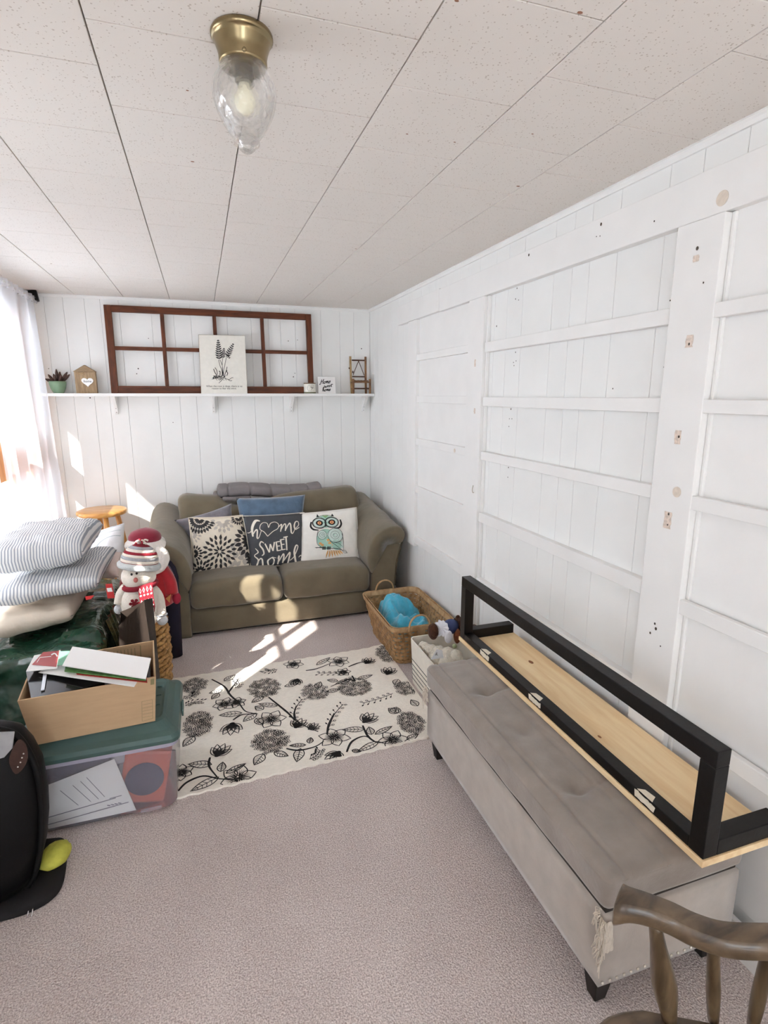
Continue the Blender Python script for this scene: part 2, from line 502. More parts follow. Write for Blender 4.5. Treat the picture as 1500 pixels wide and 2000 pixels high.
# ceiling of staggered acoustic tiles
def tile_mat():
    m = bpy.data.materials.new('acoustic_tile'); m.use_nodes = True
    nt = m.node_tree; b = nt.nodes['Principled BSDF']
    b.inputs['Roughness'].default_value = 0.9; b.inputs['Specular IOR Level'].default_value = 0.1
    tc = nt.nodes.new('ShaderNodeTexCoord')
    v = nt.nodes.new('ShaderNodeTexVoronoi'); v.inputs['Scale'].default_value = 125; v.inputs['Randomness'].default_value = 0.9
    n = nt.nodes.new('ShaderNodeTexNoise'); n.inputs['Scale'].default_value = 30
    nt.links.new(tc.outputs['Object'], v.inputs['Vector']); nt.links.new(tc.outputs['Object'], n.inputs['Vector'])
    w = nt.nodes.new('ShaderNodeMath'); w.operation = 'MULTIPLY'; w.inputs[1].default_value = 0.40
    nt.links.new(n.outputs['Fac'], w.inputs[0])
    lt = nt.nodes.new('ShaderNodeMath'); lt.operation = 'LESS_THAN'
    nt.links.new(v.outputs['Distance'], lt.inputs[0]); nt.links.new(w.outputs[0], lt.inputs[1])
    mx = nt.nodes.new('ShaderNodeMixRGB'); mx.inputs[1].default_value = lin((226, 220, 214)); mx.inputs[2].default_value = lin((196, 186, 177))
    nt.links.new(lt.outputs[0], mx.inputs[0]); nt.links.new(mx.outputs['Color'], b.inputs['Base Color'])
    bp = nt.nodes.new('ShaderNodeBump'); bp.inputs['Strength'].default_value = 0.25; bp.inputs['Distance'].default_value = 0.002; bp.invert = True
    nt.links.new(lt.outputs[0], bp.inputs['Height']); nt.links.new(bp.outputs['Normal'], b.inputs['Normal'])
    return m
TILE = tile_mat()
SEAM = mat('tile_seam', (150, 140, 132), 0.95)
ceiling = MB().box((XL - .1, YF - .1, H + 0.010), (XW + .1, YB + .1, H + 0.11)).build('ceiling', SEAM, kind='structure', label='ceiling of staggered pitted white acoustic tiles')
PX, PY = 0.3035, 0.3205
starts = {-3: 1.10, -2: 1.2435, -1: 1.1135, 0: 1.279, 1: 1.145, 2: 1.307, 3: 1.173, 4: 1.30}
tile_src = {}
def tile_mesh(w, l):
    key = (round(w, 4), round(l, 4))
    if key not in tile_src:
        g, b_ = 0.0017, 0.0008
        me = bpy.data.meshes.new('tile')
        V = [(g, g, .010), (w - g, g, .010), (w - g, l - g, .010), (g, l - g, .010),
             (g, g, b_), (w - g, g, b_), (w - g, l - g, b_), (g, l - g, b_),
             (g + b_, g + b_, 0), (w - g - b_, g + b_, 0), (w - g - b_, l - g - b_, 0), (g + b_, l - g - b_, 0)]
        F = []
        for k in (0, 4):
            for i in range(4):
                j = (i + 1) % 4; F.append((k + i, k + j, k + 4 + j, k + 4 + i))
        F.append((11, 10, 9, 8)); F.append((0, 1, 2, 3))
        me.from_pydata(V, [], F); me.materials.append(TILE); me.update()
        bm = bmesh.new(); bm.from_mesh(me); bmesh.ops.recalc_face_normals(bm, faces=bm.faces[:]); bm.to_mesh(me); bm.free()
        tile_src[key] = me
    return tile_src[key]
cbase = wloc(ceiling)
for k in range(-3, 5):
    x0 = -0.155 + PX * k; x1 = min(x0 + PX, XW); x0 = max(x0, XL)
    y = starts[k]
    while y > YF: y -= PY
    while y < YB:
        a, b = max(y, YF), min(y + PY, YB)
        if b - a > 0.02:
            o = bpy.data.objects.new('tile', tile_mesh(x1 - x0, b - a)); COL.objects.link(o)
            o.parent = ceiling; o.location = Vector((x0, a, H)) - cbase
        y += PY
mb = MB()
for u, v, s in ((1133, 25, 5), (1012, 364, 6), (376, 316, 5), (1040, 262, 3), (888, 278, 3), (795, 262, 3), (100, 515, 4), (605, 555, 3), (695, 486, 4), (366, 177, 3), (892, 2, 4)):
    c = gZ(u, v, H - 0.0006); r = s * 0.0011
    mb.lathe([(r, 0), (r, 0.0006)], c, 7, sx=1.0, sy=0.6)
mb.build('stain_specks', mat('rust_speck', (150, 110, 90), 0.9), ceiling, kind='stuff')

# --- back wall of vertical tongue-and-groove planks
wall_back = MB().box((XL - .1, YB + .012, 0), (XW + .1, YB + .11, H + .05)).build('wall_back', mat('groove_shadow_paint', (216, 214, 210), 0.8), kind='structure', label='white painted wall of vertical planks behind the sofa')
def plank(parent, a, b, z0, z1, axis, face, gap=0.0006, th=0.012):
    g, bv = gap, 0.0014
    mb = MB()
    # cross-section with small chamfers next to the grooves
    sec = [(a + g, 0), (a + g, th - bv), (a + g + bv, th), (b - g - bv, th), (b - g, th - bv), (b - g, 0)]
    if axis == 'x': poly = [(s, face + th - d, z0) for s, d in sec]
    else: poly = [(face + th - d, s, z0) for s, d in sec]
    mb.prism(poly, (0, 0, z1 - z0))
    return mb.build('plank', WALL, parent)
bg = [XL, -0.955, -0.841, -0.710, -0.612, -0.495, -0.288, -0.139, -0.022, 0.132, 0.233, 0.407, 0.536, 0.627, 0.740, 0.943, 1.095, 1.210, XW]
for a, b in zip(bg[:-1], bg[1:]): plank(wall_back, a, b, 0.0, H, 'x', YB)
mb = MB()
for u, v, s in ((176, 777, 3), (270, 720, 3), (267, 730, 2.5), (290, 661, 2), (563, 666, 2.5), (581, 664, 2), (573, 736, 3), (576, 729, 2), (706, 681, 3), (338, 825, 2), (95, 720, 2), (330, 680, 2)):
    c = gY(u, v, YB - .0004); r = s * 0.0016
    mb.lathe([(r, 0), (r, 0.0006)], c, 7, axis=Matrix.Rotation(math.radians(90), 3, 'X'))
mb.build('nail_holes', DIRT, wall_back, kind='stuff')

# --- right wall: planks, then smooth panels, header, posts and slats
wall_right = MB().box((XW + .012, YF - .1, 0), (XW + .11, YB + .1, H + .05)).build('wall_right', MATS['groove_shadow_paint'], kind='structure', label='white right wall of planks framed with boards and slats')
rg = [YF, -2.9, -2.7, -2.58, -2.4, -2.2, -2.1, -1.97, -1.8, -1.68, -1.55, -1.3, -1.1, -0.98, -0.85, -0.65, -0.5, -0.38, -0.22, -0.1, 0.05, 0.18, 0.38, 0.5, 0.6, 0.72, 0.93, 1.05, 1.16, 1.29, 1.405, 1.602, 1.74, 1.836, 1.95, 2.165, 2.29, 2.40, 2.56, 2.68, 2.776, 2.95, 3.10, 3.20, 3.32, 3.52, 3.64, 3.75, 3.88, 4.08, 4.20, 4.31, YB]
for a, b in zip(rg[:-1], rg[1:]): plank(wall_right, a, b, 0.0, H, 'y', XW)
def rb(name, y0, y1, z0, z1, proud, back=0.0, bev=0.0025):
    return MB().box((XW - proud, y0, z0), (XW - back, y1, z1)).build(name, TRIM, wall_right, bevel=bev)
rb('smooth_panel', 2.545, 3.40, 0.545, 1.97, 0.007)
rb('smooth_panel', 0.20, 1.25, 0.10, 1.97, 0.007)
rb('header_board', 2.98, 3.667, 1.968, 2.088, 0.032)
rb('header_board', 0.10, 2.978, 1.964, 2.083, 0.032)
rb('post', 3.325, 3.472, 0.50, 1.966, 0.030, 0.0)
rb('post', 2.445, 2.603, 0.06, 1.963, 0.034)
rb('post_edge', 2.434, 2.4445, 0.06, 1.963, 0.018)
rb('post', 1.170, 1.320, 0.06, 1.962, 0.038)
rb('post_edge', 1.158, 1.1695, 0.06, 1.962, 0.016)
for z0, z1 in ((1.716, 1.756), (1.457, 1.499), (1.188, 1.232), (0.874, 0.919), (0.523, 0.576)):
    rb('slat', 2.604, 3.3245, z0, z1, 0.026, 0.0071)
for z0, z1 in ((1.704, 1.750), (1.450, 1.494), (1.187, 1.229), (0.871, 0.920), (0.52, 0.57)):
    rb('slat', 1.3205, 2.433, z0, z1, 0.030, 0.0)
for z0, z1 in ((1.703, 1.741), (1.453, 1.490), (1.182, 1.222), (0.867, 0.911), (0.50, 0.548)):
    rb('slat', 0.20, 1.1865, z0, z1, 0.036, 0.0165)
mb = MB()
def wall_dot(mb, u, v, s, x):
    c = gX(u, v, x); r = s * 0.0011
    mb.lathe([(r, 0), (r, 0.0006)], c, 7, axis=Matrix.Rotation(math.radians(-90), 3, 'Y'), sx=1.25)
for u, v, s in ((1174, 438, 4), (1033, 498, 4), (1165, 462, 1.5), (1172, 461, 1.5), (1278, 432, 2)): wall_dot(mb, u, v, s, XW - .0326)
for u, v, s in ((1010, 563, 2.5), (1007, 584, 2.5), (1013, 586, 2), (970, 637, 3), (1007, 688, 2.5), (1003, 708, 2), (1004, 714, 2), (1008, 705, 2), (998, 799, 3), (995, 818, 2), (1000, 818, 2), (994, 833, 2), (993, 913, 2.5), (992, 932, 2), (1309, 587, 2), (1297, 717, 2), (1197, 759, 2)): wall_dot(mb, u, v, s, XW - .0006)
for u, v, s in ((1362, 485, 4), (1346, 672, 3), (1326, 853, 3), (1306, 1004, 3), (1374, 552, 2), (1304, 1025, 2), (1279, 1218, 3), (1281, 1228, 4), (1270, 1236, 3), (1290, 1262, 2)): wall_dot(mb, u, v, s, XW - .0386)
mb.build('nail_holes', DIRT, wall_right, kind='stuff')
def ring_knot(u, v, s, x):
    c = gX(u, v, x)
    return MB().lathe([(s, 0), (s, 0.0008)], c, 18, axis=Matrix.Rotation(math.radians(-90), 3, 'Y'), sx=1.05).build('knot', STAIN, wall_right)
ring_knot(1411, 387, 0.018, XW - .0324); ring_knot(1322, 961, 0.015, XW - .0384); ring_knot(888, 880, 0.011, XW - .0264)
def scrape(u0, v0, u1, v1, x):
    a, b = gX(u0, v0, x), gX(u1, v1, x)
    n = 7; P = []
    for i in range(n): P.append((x, a.y + rnd.uniform(-.002, .002), a.z + (b.z - a.z) * i / (n - 1)))
    for i in range(n): P.append((x, b.y + rnd.uniform(-.002, .002), b.z + (a.z - b.z) * i / (n - 1)))
    MB().prism(P, (-0.0006, 0, 0)).build('scraped_patch', STAIN2, wall_right)
scrape(1354, 500, 1364, 510, XW - .0382); scrape(1341, 655, 1352, 678, XW - .0382); scrape(1319, 840, 1328, 868, XW - .0382); scrape(1299, 998, 1309, 1034, XW - .0382)
scrape(927, 702, 929, 716, XW - .0342); scrape(926, 797, 928, 808, XW - .0342)
# nail hook on the second post
p0 = gX(924, 948, XW - .036)
MB().tube(spline([p0, p0 + Vector((-.006, -.004, -.022)), p0 + Vector((-.012, -.022, -.034)), p0 + Vector((-.016, -.04, -.03))]), 0.0022, 6).build('wire_hook', mat('tarnished_wire', (190, 180, 165), 0.4, 0.6), wall_right, smooth=True)

# trims
def crown(name, a, b, d, prof=((0, 0), (0.010, 0), (0.012, -.006), (0.008, -.012), (0.006, -.022), (0, -.022))):
    a, b, d = Vector(a), Vector(b), Vector(d)
    return MB().prism([a + d * p[0] + Vector((0, 0, p[1])) for p in prof], b - a).build(name, TRIM, kind='structure')
crown('trim_1', (XW, YF, H), (XW, YB, H), (-1.4, 0, 0))['label'] = 'thin white moulding between ceiling and right wall'
crown('trim_2', (XL, YB, H), (XW, YB, H), (0, -1, 0))['label'] = 'thin white moulding between ceiling and back wall'
crown('trim_3', (XL, YF, H), (XL, YB, H), (1, 0, 0))['label'] = 'thin white moulding between ceiling and window wall'
bbp = ((0, 0), (0.014, 0), (0.014, .075), (0.010, .088), (0.010, .094), (0.004, .100), (0, .100))
crown('baseboard_right', (XW - .0385, YF, 0), (XW - .0385, YB, 0), (-1, 0, 0), bbp)['label'] = 'white baseboard along the right wall'
crown('baseboard_back', (XL, YB, 0), (XW - .05, YB, 0), (0, -1, 0), bbp)['label'] = 'white baseboard along the back wall'

# --- left wall with window openings, and the wall behind the camera with an opening added and sized for daylight
WOOD_W = wood_mat('window_pine', (196, 128, 72), (226, 160, 98), 5, (6, 6, 1))
GLASS = clear_mat('window_glass', (250, 250, 250), 0.97, 0.02, 0.6)
def wall_with_holes(name, label, fixed, thick, lo, hi, z1, holes):
    """wall in the y-z plane at x = fixed, outside at fixed - thick"""
    mb = MB(); cuts = sorted({lo, hi, *[h[0] for h in holes], *[h[1] for h in holes]})
    for a, b in zip(cuts[:-1], cuts[1:]):
        hs = sorted([(h[2], h[3]) for h in holes if h[0] <= a and h[1] >= b])
        z = 0
        for c, d in hs:
            if c > z: mb.box((fixed - thick, a, z), (fixed, b, c))
            z = d
        if z < z1: mb.box((fixed - thick, a, z), (fixed, b, z1))
    o = mb.build(name, WALL, kind='structure'); o['label'] = label
    return o
W1 = (2.30, 4.245, 0.55, 2.03)
W2 = (1.36, 2.06, 1.17, 2.02)
W3 = (-2.6, -0.9, 0.70, 1.98)
wall_left = wall_with_holes('wall_left', 'white window wall on the left behind the sheer curtain', XL, .10, YF - .1, YB + .1, H + .05, [W1, W2, W3])
def window(name, label, w, posts, rails, fw=0.03):
    y0, y1, z0, z1 = w
    root = bpy.data.objects.new(name, None); COL.objects.link(root); root['kind'] = 'structure'; root['label'] = label
    root.location = (XL - .05, (y0 + y1) / 2, z0)
    xa, xb = XL - .08, XL - .03
    for a, b, c, d in ((y0, y0 + fw * .5, z0, z1), (y1 - fw * .5, y1, z0, z1)): MB().box((xa, a, c), (xb, b, d)).build('stile', WOOD_W, root)
    for c, d in ((z0, z0 + fw), (z1 - fw, z1)): MB().box((xa, y0 + fw * .5, c), (xb, y1 - fw * .5, d)).build('rail', WOOD_W, root)
    ps = [(y0 + fw * .5, y0 + fw * .5)] + list(posts) + [(y1 - fw * .5, y1 - fw * .5)]
    for a, b in posts: MB().box((xa, a, z0 + fw), (xb, b, z1 - fw)).build('mullion', WOOD_W, root)
    for i in range(len(ps) - 1):
        lo_, hi_ = ps[i][1], ps[i + 1][0]
        zs = [(z0 + fw, z0 + fw)] + list(rails) + [(z1 - fw, z1 - fw)]
        for c, d in rails: MB().box((xa + .01, lo_, c), (xb - .01, hi_, d)).build('muntin', WOOD_W, root)
        for k in range(len(zs) - 1):
            MB().box((XL - .057, lo_, zs[k][1]), (XL - .053, hi_, zs[k + 1][0])).build('pane', GLASS, root)
    return root
window('window_1', 'low pine framed window behind the sheer curtain', W1, [(2.95, 3.00), (3.42, 3.46), (3.84, 4.08)], [(1.01, 1.235)])
MB().box((XL - .1 - .64, 1.62, 2.262), (XL - .1, 5.2, 2.30)).build('added_sun_eave', TRIM, kind='structure')['label'] = 'unseen white overhang added outside to limit sun through the left window'  # overhang added out of view to cut the sun high on the window
w2 = window('window_2', 'pine window out of view that throws the sun on the sofa', W2, [(1.585, 1.615), (1.81, 1.845)], [(1.30, 1.33), (1.66, 1.69)], 0.022)
MB().box((XL - .075, 1.846, 1.083), (XL - .035, 2.048, 1.655)).build('added_sun_board', TRIM, w2)  # panel added over an unseen pane to keep sun off the pillow stack
window('added_window', 'long pine window added out of view beside the viewer for daylight', W3, [(-1.9, -1.85)], [(1.33, 1.37)])  # put in out of view for more light from the left
mb = MB()
mb.box((XL - .1, YF - .1, 0), (-0.25, YF, H + .05)); mb.box((0.50, YF - .1, 0), (XW + .1, YF, H + .05)); mb.box((-0.25, YF - .1, 2.02), (0.50, YF, H + .05))
mb.build('wall_front', WALL, kind='structure')['label'] = 'white wall behind the viewer with an opening added to let daylight in'

# ================================================================== CEILING LIGHT
BRASS = mat('antique_brass', (150, 134, 102), 0.26, 1.0, var=0.12, vscale=30)
lc = Vector((0.1225, 1.232, H))
cl = thing('ceiling_light', 'antique brass ceiling light with a clear textured glass shade', 'ceiling light', lc)
MB().lathe([(0.0, -0.0005), (.0565, -.0005), (.0585, -.004), (.0585, -.009), (.056, -.012), (.054, -.013), (.0525, -.018), (.048, -.030), (.0455, -.040), (.0455, -.052), (.044, -.056), (0.0, -.056)], lc, 40).build('canopy', BRASS, cl, smooth=True)
def shade_glass():
    m = bpy.data.materials.new('pressed_glass'); m.use_nodes = True
    nt = m.node_tree; nt.nodes.remove(nt.nodes['Principled BSDF']); out = nt.nodes['Material Output']
    g = nt.nodes.new('ShaderNodeBsdfGlass'); g.inputs['IOR'].default_value = 1.42; g.inputs['Roughness'].default_value = 0.0
    g.inputs['Color'].default_value = (0.97, 0.98, 0.98, 1)
    t = nt.nodes.new('ShaderNodeBsdfTransparent'); mx = nt.nodes.new('ShaderNodeMixShader'); mx.inputs[0].default_value = 0.38
    tc = nt.nodes.new('ShaderNodeTexCoord'); n = nt.nodes.new('ShaderNodeTexVoronoi'); n.inputs['Scale'].default_value = 70
    nt.links.new(tc.outputs['Object'], n.inputs['Vector'])
    bp = nt.nodes.new('ShaderNodeBump'); bp.inputs['Strength'].default_value = 0.5; bp.inputs['Distance'].default_value = 0.006
    nt.links.new(n.outputs['Distance'], bp.inputs['Height']); nt.links.new(bp.outputs['Normal'], g.inputs['Normal'])
    nt.links.new(t.outputs[0], mx.inputs[1]); nt.links.new(g.outputs[0], mx.inputs[2]); nt.links.new(mx.outputs[0], out.inputs['Surface'])
    return m
prof = [(.044, -.0565), (.047, -.060), (.047, -.066), (.052, -.072), (.059, -.084), (.0615, -.098), (.060, -.115), (.054, -.135), (.044, -.155), (.034, -.170), (.027, -.178), (.024, -.182), (.026, -.185), (.025, -.190), (.017, -.194), (.016, -.198), (.009, -.204), (.0, -.205)]
inn = [(max(r - .003, 0), z + (.003 if i > 3 else 0)) for i, (r, z) in enumerate(prof)][::-1]
MB().lathe(prof + [(0.0, -.202)] + inn[1:], lc, 40).build('glass_shade', shade_glass(), cl, smooth=True)
MB().lathe([(0, -.0562), (.017, -.0562), (.017, -.082), (.012, -.085), (0, -.085)], lc, 20).build('lamp_socket', mat('socket_grey', (120, 116, 110), 0.4, 0.5), cl, smooth=True)
MB().lathe([(0, -.0852), (.011, -.0852), (.012, -.092), (.020, -.108), (.021, -.118), (.016, -.130), (.006, -.137), (0, -.138)], lc, 20).build('bulb', mat('bulb_glass', (238, 232, 208), 0.15), cl, smooth=True)
for k in range(3):
    a = k * 2.09 + 0.5; c = lc + Vector((.0465 * math.cos(a), .0465 * math.sin(a), -.050))
    MB().blob(c, (.004, .004, .004), 8, 6).build('thumb_screw', BRASS, cl, smooth=True)

# ================================================================== WALL SHELF and what stands on it
SH_Z = 1.517
sf = thing('wall_shelf', 'long white wall shelf on brackets above the sofa', 'shelf', (0.18, YB, SH_Z - .02))
MB().box((-1.0, YB - .145, SH_Z - .021), (1.338, YB, SH_Z)).build('board', TRIM, sf, bevel=0.002)
SCREW = mat('screw_grey', (150, 148, 145), 0.4, 0.6)
for bx in (-0.574, 0.097, 0.686, 1.283):
    P = [(0, 0), (-.115, 0), (-.115, -.012), (-.03, -.085), (-.012, -.125), (0, -.125)]
    br = MB().prism([(bx - .011, YB + p[0], SH_Z - .0212 + p[1]) for p in P], (.022, 0, 0)).build('bracket', TRIM, sf, bevel=0.0015)
    for dz in (-.085, -.112):
        yy = YB + (-.03 if dz > -.09 else -.0175)
        MB().blob((bx, yy, SH_Z - .0212 + dz), (.0035, .002, .0035), 8, 6).build('screw', SCREW, br)

# old window sash leaning on the wall
SASHW = wood_mat('stained_sash_wood', (68, 32, 15), (108, 55, 28), 7, (1, 8, 8), 0.5, 0.2)
SASHV = wood_mat('stained_sash_wood_upright', (68, 32, 15), (108, 55, 28), 7, (8, 8, 1), 0.5, 0.2)
sx0, sx1, sz0, sz1 = -0.588, 0.862, SH_Z, 2.117
yb0, yb1 = YB - .075, YB - .034     # leans back towards the top
def sy(z): return yb0 + (yb1 - yb0) * (z - sz0) / (sz1 - sz0)
ws = thing('window_sash', 'old brown eight-light wooden window sash leaning on the shelf', 'window frame', ((sx0 + sx1) / 2, yb0, sz0))
def sbar(name, x0, x1, z0, z1, th, m, shift=0.0):
    bot = [(x0, sy(z0) + shift, z0), (x1, sy(z0) + shift, z0), (x1, sy(z0) + shift + th, z0), (x0, sy(z0) + shift + th, z0)]
    top = [(x0, sy(z1) + shift, z1), (x1, sy(z1) + shift, z1), (x1, sy(z1) + shift + th, z1), (x0, sy(z1) + shift + th, z1)]
    return MB().hexa(bot, top).build(name, m, ws, bevel=0.003)
sbar('stile', sx0, sx0 + .047, sz0, sz1, .03, SASHV); sbar('stile', sx1 - .042, sx1, sz0, sz1 , .03, SASHV)
sbar('rail', sx0 + .0472, sx1 - .0422, sz0, sz0 + .052, .03, SASHW); sbar('rail', sx0 + .0472, sx1 - .0422, sz1 - .045, sz1, .03, SASHW)
xs = [-0.216, 0.142, 0.486]
for x in xs: sbar('muntin', x - .013, x + .013, sz0 + .0522, sz1 - .0452, .024, SASHV, .003)
zm = 1.828
edges = [sx0 + .0472] + [v for x in xs for v in (x - .0132, x + .0132)] + [sx1 - .0422]
for i in range(0, len(edges), 2): sbar('muntin', edges[i], edges[i + 1], zm - .013, zm + .013, .022, SASHW, .004)

# fern print board
INK = mat('black_ink', (46, 45, 46), 0.8)
fq = [gY(393, 767, YB - .128), gY(483, 767, YB - .128), gY(478, 656, YB - .098), gY(388, 654, YB - .098)]
fq = [Vector(p) for p in fq]; dz = SH_Z - min(fq[0].z, fq[1].z); fq[0].z = fq[1].z = SH_Z
fp = thing('fern_print', 'white board with a black fern drawing and proverb on the shelf', 'sign', (fq[0] + fq[1]) / 2)
nrm = (fq[1] - fq[0]).cross(fq[3] - fq[0]).normalized()
if nrm.y > 0: nrm = -nrm
MB().hexa([fq[0], fq[1], fq[1] - nrm * .016, fq[0] - nrm * .016], [fq[3], fq[2], fq[2] - nrm * .016, fq[3] - nrm * .016]).build('board', [mat('print_board', (226, 223, 214), 0.7, var=.03, vscale=40)], fp)
mb = MB()
for a, b in ((0, 3), (3, 2), (2, 1)):
    e = .0025
    P, Q = fq[a], fq[b]; cen = sum(fq, Vector()) / 4
    oP = (P - cen).normalized() * e; oQ = (Q - cen).normalized() * e
    mb.hexa([P + nrm * .0008, Q + nrm * .0008, Q - nrm * .0165, P - nrm * .0165], [P + oP + nrm * .0008, Q + oQ + nrm * .0008, Q + oQ - nrm * .0165, P + oP - nrm * .0165])
mb.build('edge_band', mat('print_edge', (142, 128, 112), 0.8), fp)
iq = inv_bilinear([(295, 150), (1245, 175), (1305, 1360), (385, 1360)])
def fmap(x, y):
    u, v = iq(x, y)
    p = (fq[0] * (1 - u) + fq[1] * u) * (1 - v) + (fq[3] * (1 - u) + fq[2] * u) * v
    return p + nrm * .0008
d = Draw()
def frond(tip, base, wmax, n, w=20):
    tip, base = Vector(tip), Vector(base); ax = tip - base; L = ax.length; ax.normalize(); pr = Vector((-ax.y, ax.x))
    d.stroke([base, tip], [12, 5])
    for i in range(n):
        t = (i + .3) / n; c = base + ax * L * t
        l = wmax * (1 - t) ** .7 * (0.7 + .3 * min(1, t * 5))
        for sgn in (-1, 1):
            dr = (pr * sgn + ax * .55).normalized()
            d.fan(d.leafshape(c, math.atan2(dr.y, dr.x), l + 10, w, 5))
frond((690, 245), (725, 650), 100, 9, 30); frond((815, 415), (800, 620), 62, 6, 22); frond((1012, 325), (880, 590), 85, 7, 25)
frond((945, 635), (870, 560), 40, 3, 18)
d.curve([(710, 660), (740, 780), (780, 880), (790, 1000)], 10); d.curve([(735, 660), (780, 760), (800, 900), (815, 1000)], 9); d.curve([(795, 620), (785, 740), (800, 1000)], 9); d.curve([(870, 600), (840, 760), (815, 900), (820, 1000)], 10)
d.curve([(615, 850), (640, 920), (680, 980)], 14); d.curve([(640, 820), (680, 890), (690, 970)], 12); d.curve([(885, 805), (870, 880), (840, 980)], 12); d.curve([(720, 900), (745, 905), (745, 980)], 14); d.curve([(890, 885), (870, 890), (900, 940), (880, 990)], 14)
for k in range(16):
    x0 = rnd.uniform(620, 900); d.curve([(x0, rnd.uniform(975, 1010)), (x0 + rnd.uniform(-50, 50), rnd.uniform(1010, 1050)), (x0 + rnd.uniform(-90, 90), rnd.uniform(1030, 1110))], [13, 9, 5])
d.curve([(860, 1050), (930, 1070), (980, 1035), (1015, 1035)], 9); d.curve([(900, 1060), (950, 1095), (990, 1090)], 9); d.curve([(800, 1060), (770, 1100), (725, 1145)], 9); d.curve([(610, 990), (640, 1010), (610, 1050)], 12)
d.text('When the root is deep, there is no', 840, 1225, 51, 'CENTER', extra=.012); d.text('reason to fear the wind.', 835, 1272, 51, 'CENTER', extra=.012)
d.build(fmap, 'drawing', INK, fp, 'black fern drawing and lettering')

# potted succulent
pc = Vector((gY(115, 768, YB - .075).x, YB - .075, SH_Z))
pl = thing('potted_succulent', 'dark succulent in a round sage green pot on the shelf', 'plant', pc)
MB().lathe([(0, .0), (.030, .0), (.036, .010), (.047, .035), (.0525, .062), (.0535, .080), (.0505, .080), (.049, .066), (0, .064)], pc, 28).build('pot', mat('sage_glaze', (124, 150, 122), 0.45, var=.06, vscale=30), pl, smooth=True)
LEAF = mat('succulent_leaf', (74, 52, 46), 0.6, var=.25, vscale=60)
for ang, tilt, ln in ((2.9, 62, .075), (2.6, 40, .085), (2.2, 22, .075), (1.7, 14, .105), (.6, 8, .085), (.3, 34, .10), (0.1, 46, .095), (3.6, 55, .06), (4.6, 40, .07), (5.4, 35, .075)):
    dr = Vector((math.cos(ang) * math.sin(math.radians(tilt)), math.sin(ang) * math.sin(math.radians(tilt)) * .6, math.cos(math.radians(tilt))))
    b0 = pc + Vector((math.cos(ang) * .012, math.sin(ang) * .012, .062))
    pts = [b0 + dr * ln * t for t in (0, .25, .5, .75, .92, 1)]
    MB().tube(pts, [.006, .0095, .0105, .009, .005, .001], 8).build('leaf', LEAF, pl, smooth=True)

# house-shaped wooden block
hx0, hx1 = gY(150, 768, YB - .07).x, gY(191, 767, YB - .07).x
hb = thing('house_block', 'small tan wooden house block with a white heart tag', 'ornament', ((hx0 + hx1) / 2, YB - .06, SH_Z))
WB = wood_mat('weathered_block', (136, 112, 84), (172, 146, 112), 9, (8, 8, 1.5))
cxh = (hx0 + hx1) / 2
MB().box((hx0, YB - .085, SH_Z), (hx1, YB - .045, SH_Z + .145)).build('body', WB, hb, bevel=.002)
MB().prism([(hx0 - .008, YB - .088, SH_Z + .1452), (hx1 + .006, YB - .088, SH_Z + .1452), (cxh + .002, YB - .088, SH_Z + .192)], (0, .045, 0)).build('roof', wood_mat('weathered_roof', (126, 104, 78), (158, 134, 102), 9, (2, 8, 8)), hb, bevel=.002)
def heart2d(n=36):
    P = []
    for i in range(n):
        t = 2 * math.pi * i / n
        P.append((16 * math.sin(t) ** 3 / 17, (13 * math.cos(t) - 5 * math.cos(2 * t) - 2 * math.cos(3 * t) - math.cos(4 * t)) / 17))
    return P
hc = Vector((cxh + .012, YB - .0935, SH_Z + .078))
ht = MB().prism([hc + Vector((x * .039, 0, z * .036)) for x, z in heart2d()], (0, .006, 0)).build('heart', mat('heart_white', (242, 242, 240), 0.5), hb)
dd = Draw(); dd.text('home', 0, -.004, .022, 'CENTER', shear=.2, flip=False, extra=.0004)
dd.build(lambda x, z: hc + Vector((x, -.0006, z)), 'lettering', mat('grey_ink', (110, 118, 122), 0.8), ht)
TW = mat('twine', (182, 152, 112), 0.9)
mb = MB(); t0 = hc + Vector((0, -.001, .030))
mb.tube(spline([t0, t0 + Vector((-.018, 0, .016)), t0 + Vector((-.035, 0, .024))]), .0014, 6)
mb.tube(spline([t0 + Vector((-.035, -.001, .024)), t0 + Vector((-.018, -.001, .036)), t0 + Vector((-.012, -.001, .026)), t0 + Vector((-.035, -.001, .022)), t0 + Vector((-.055, -.001, .034)), t0 + Vector((-.06, -.001, .022)), t0 + Vector((-.035, -.001, .024))]), .0014, 6)
mb.build('twine_bow', TW, hb)

# candle tin
cx_ = gY(605, 768, YB - .1).x
ct = thing('candle_tin', 'small white patterned candle tin on the shelf before the sash', 'candle', (cx_, YB - .1, SH_Z))
cc = Vector((cx_, YB - .105, SH_Z))
MB().lathe([(0, 0), (.045, 0), (.0455, .003), (.0455, .072), (.044, .076), (0, .072)], cc, 30).build('body', mat('tin_white', (228, 225, 215), 0.4, var=.1, vscale=40), ct, smooth=True)
MB().lathe([(.0458, .001), (.0465, .002), (.0465, .011), (.0458, .012)], cc, 30).build('base_band', mat('tin_olive', (112, 112, 88), 0.5), ct, smooth=True)
MB().lathe([(.0450, .0735), (.0468, .0735), (.0468, .080), (.044, .081), (.042, .0775)], cc, 30).build('rim', mat('tin_rim', (128, 104, 80), 0.3, 0.7), ct, smooth=True)
dd = Draw()
def cyl(x, z): a = -math.pi / 2 + x / .046; return cc + Vector((.0461 * math.cos(a), .0461 * math.sin(a), z))
dd.curve([(-.024, .055), (-.028, .038), (-.022, .024)], .002); dd.curve([(-.004, .05), (.018, .044), (.002, .032)], .0035)
dd.curve([(.0, .045), (.02, .047)], .003)
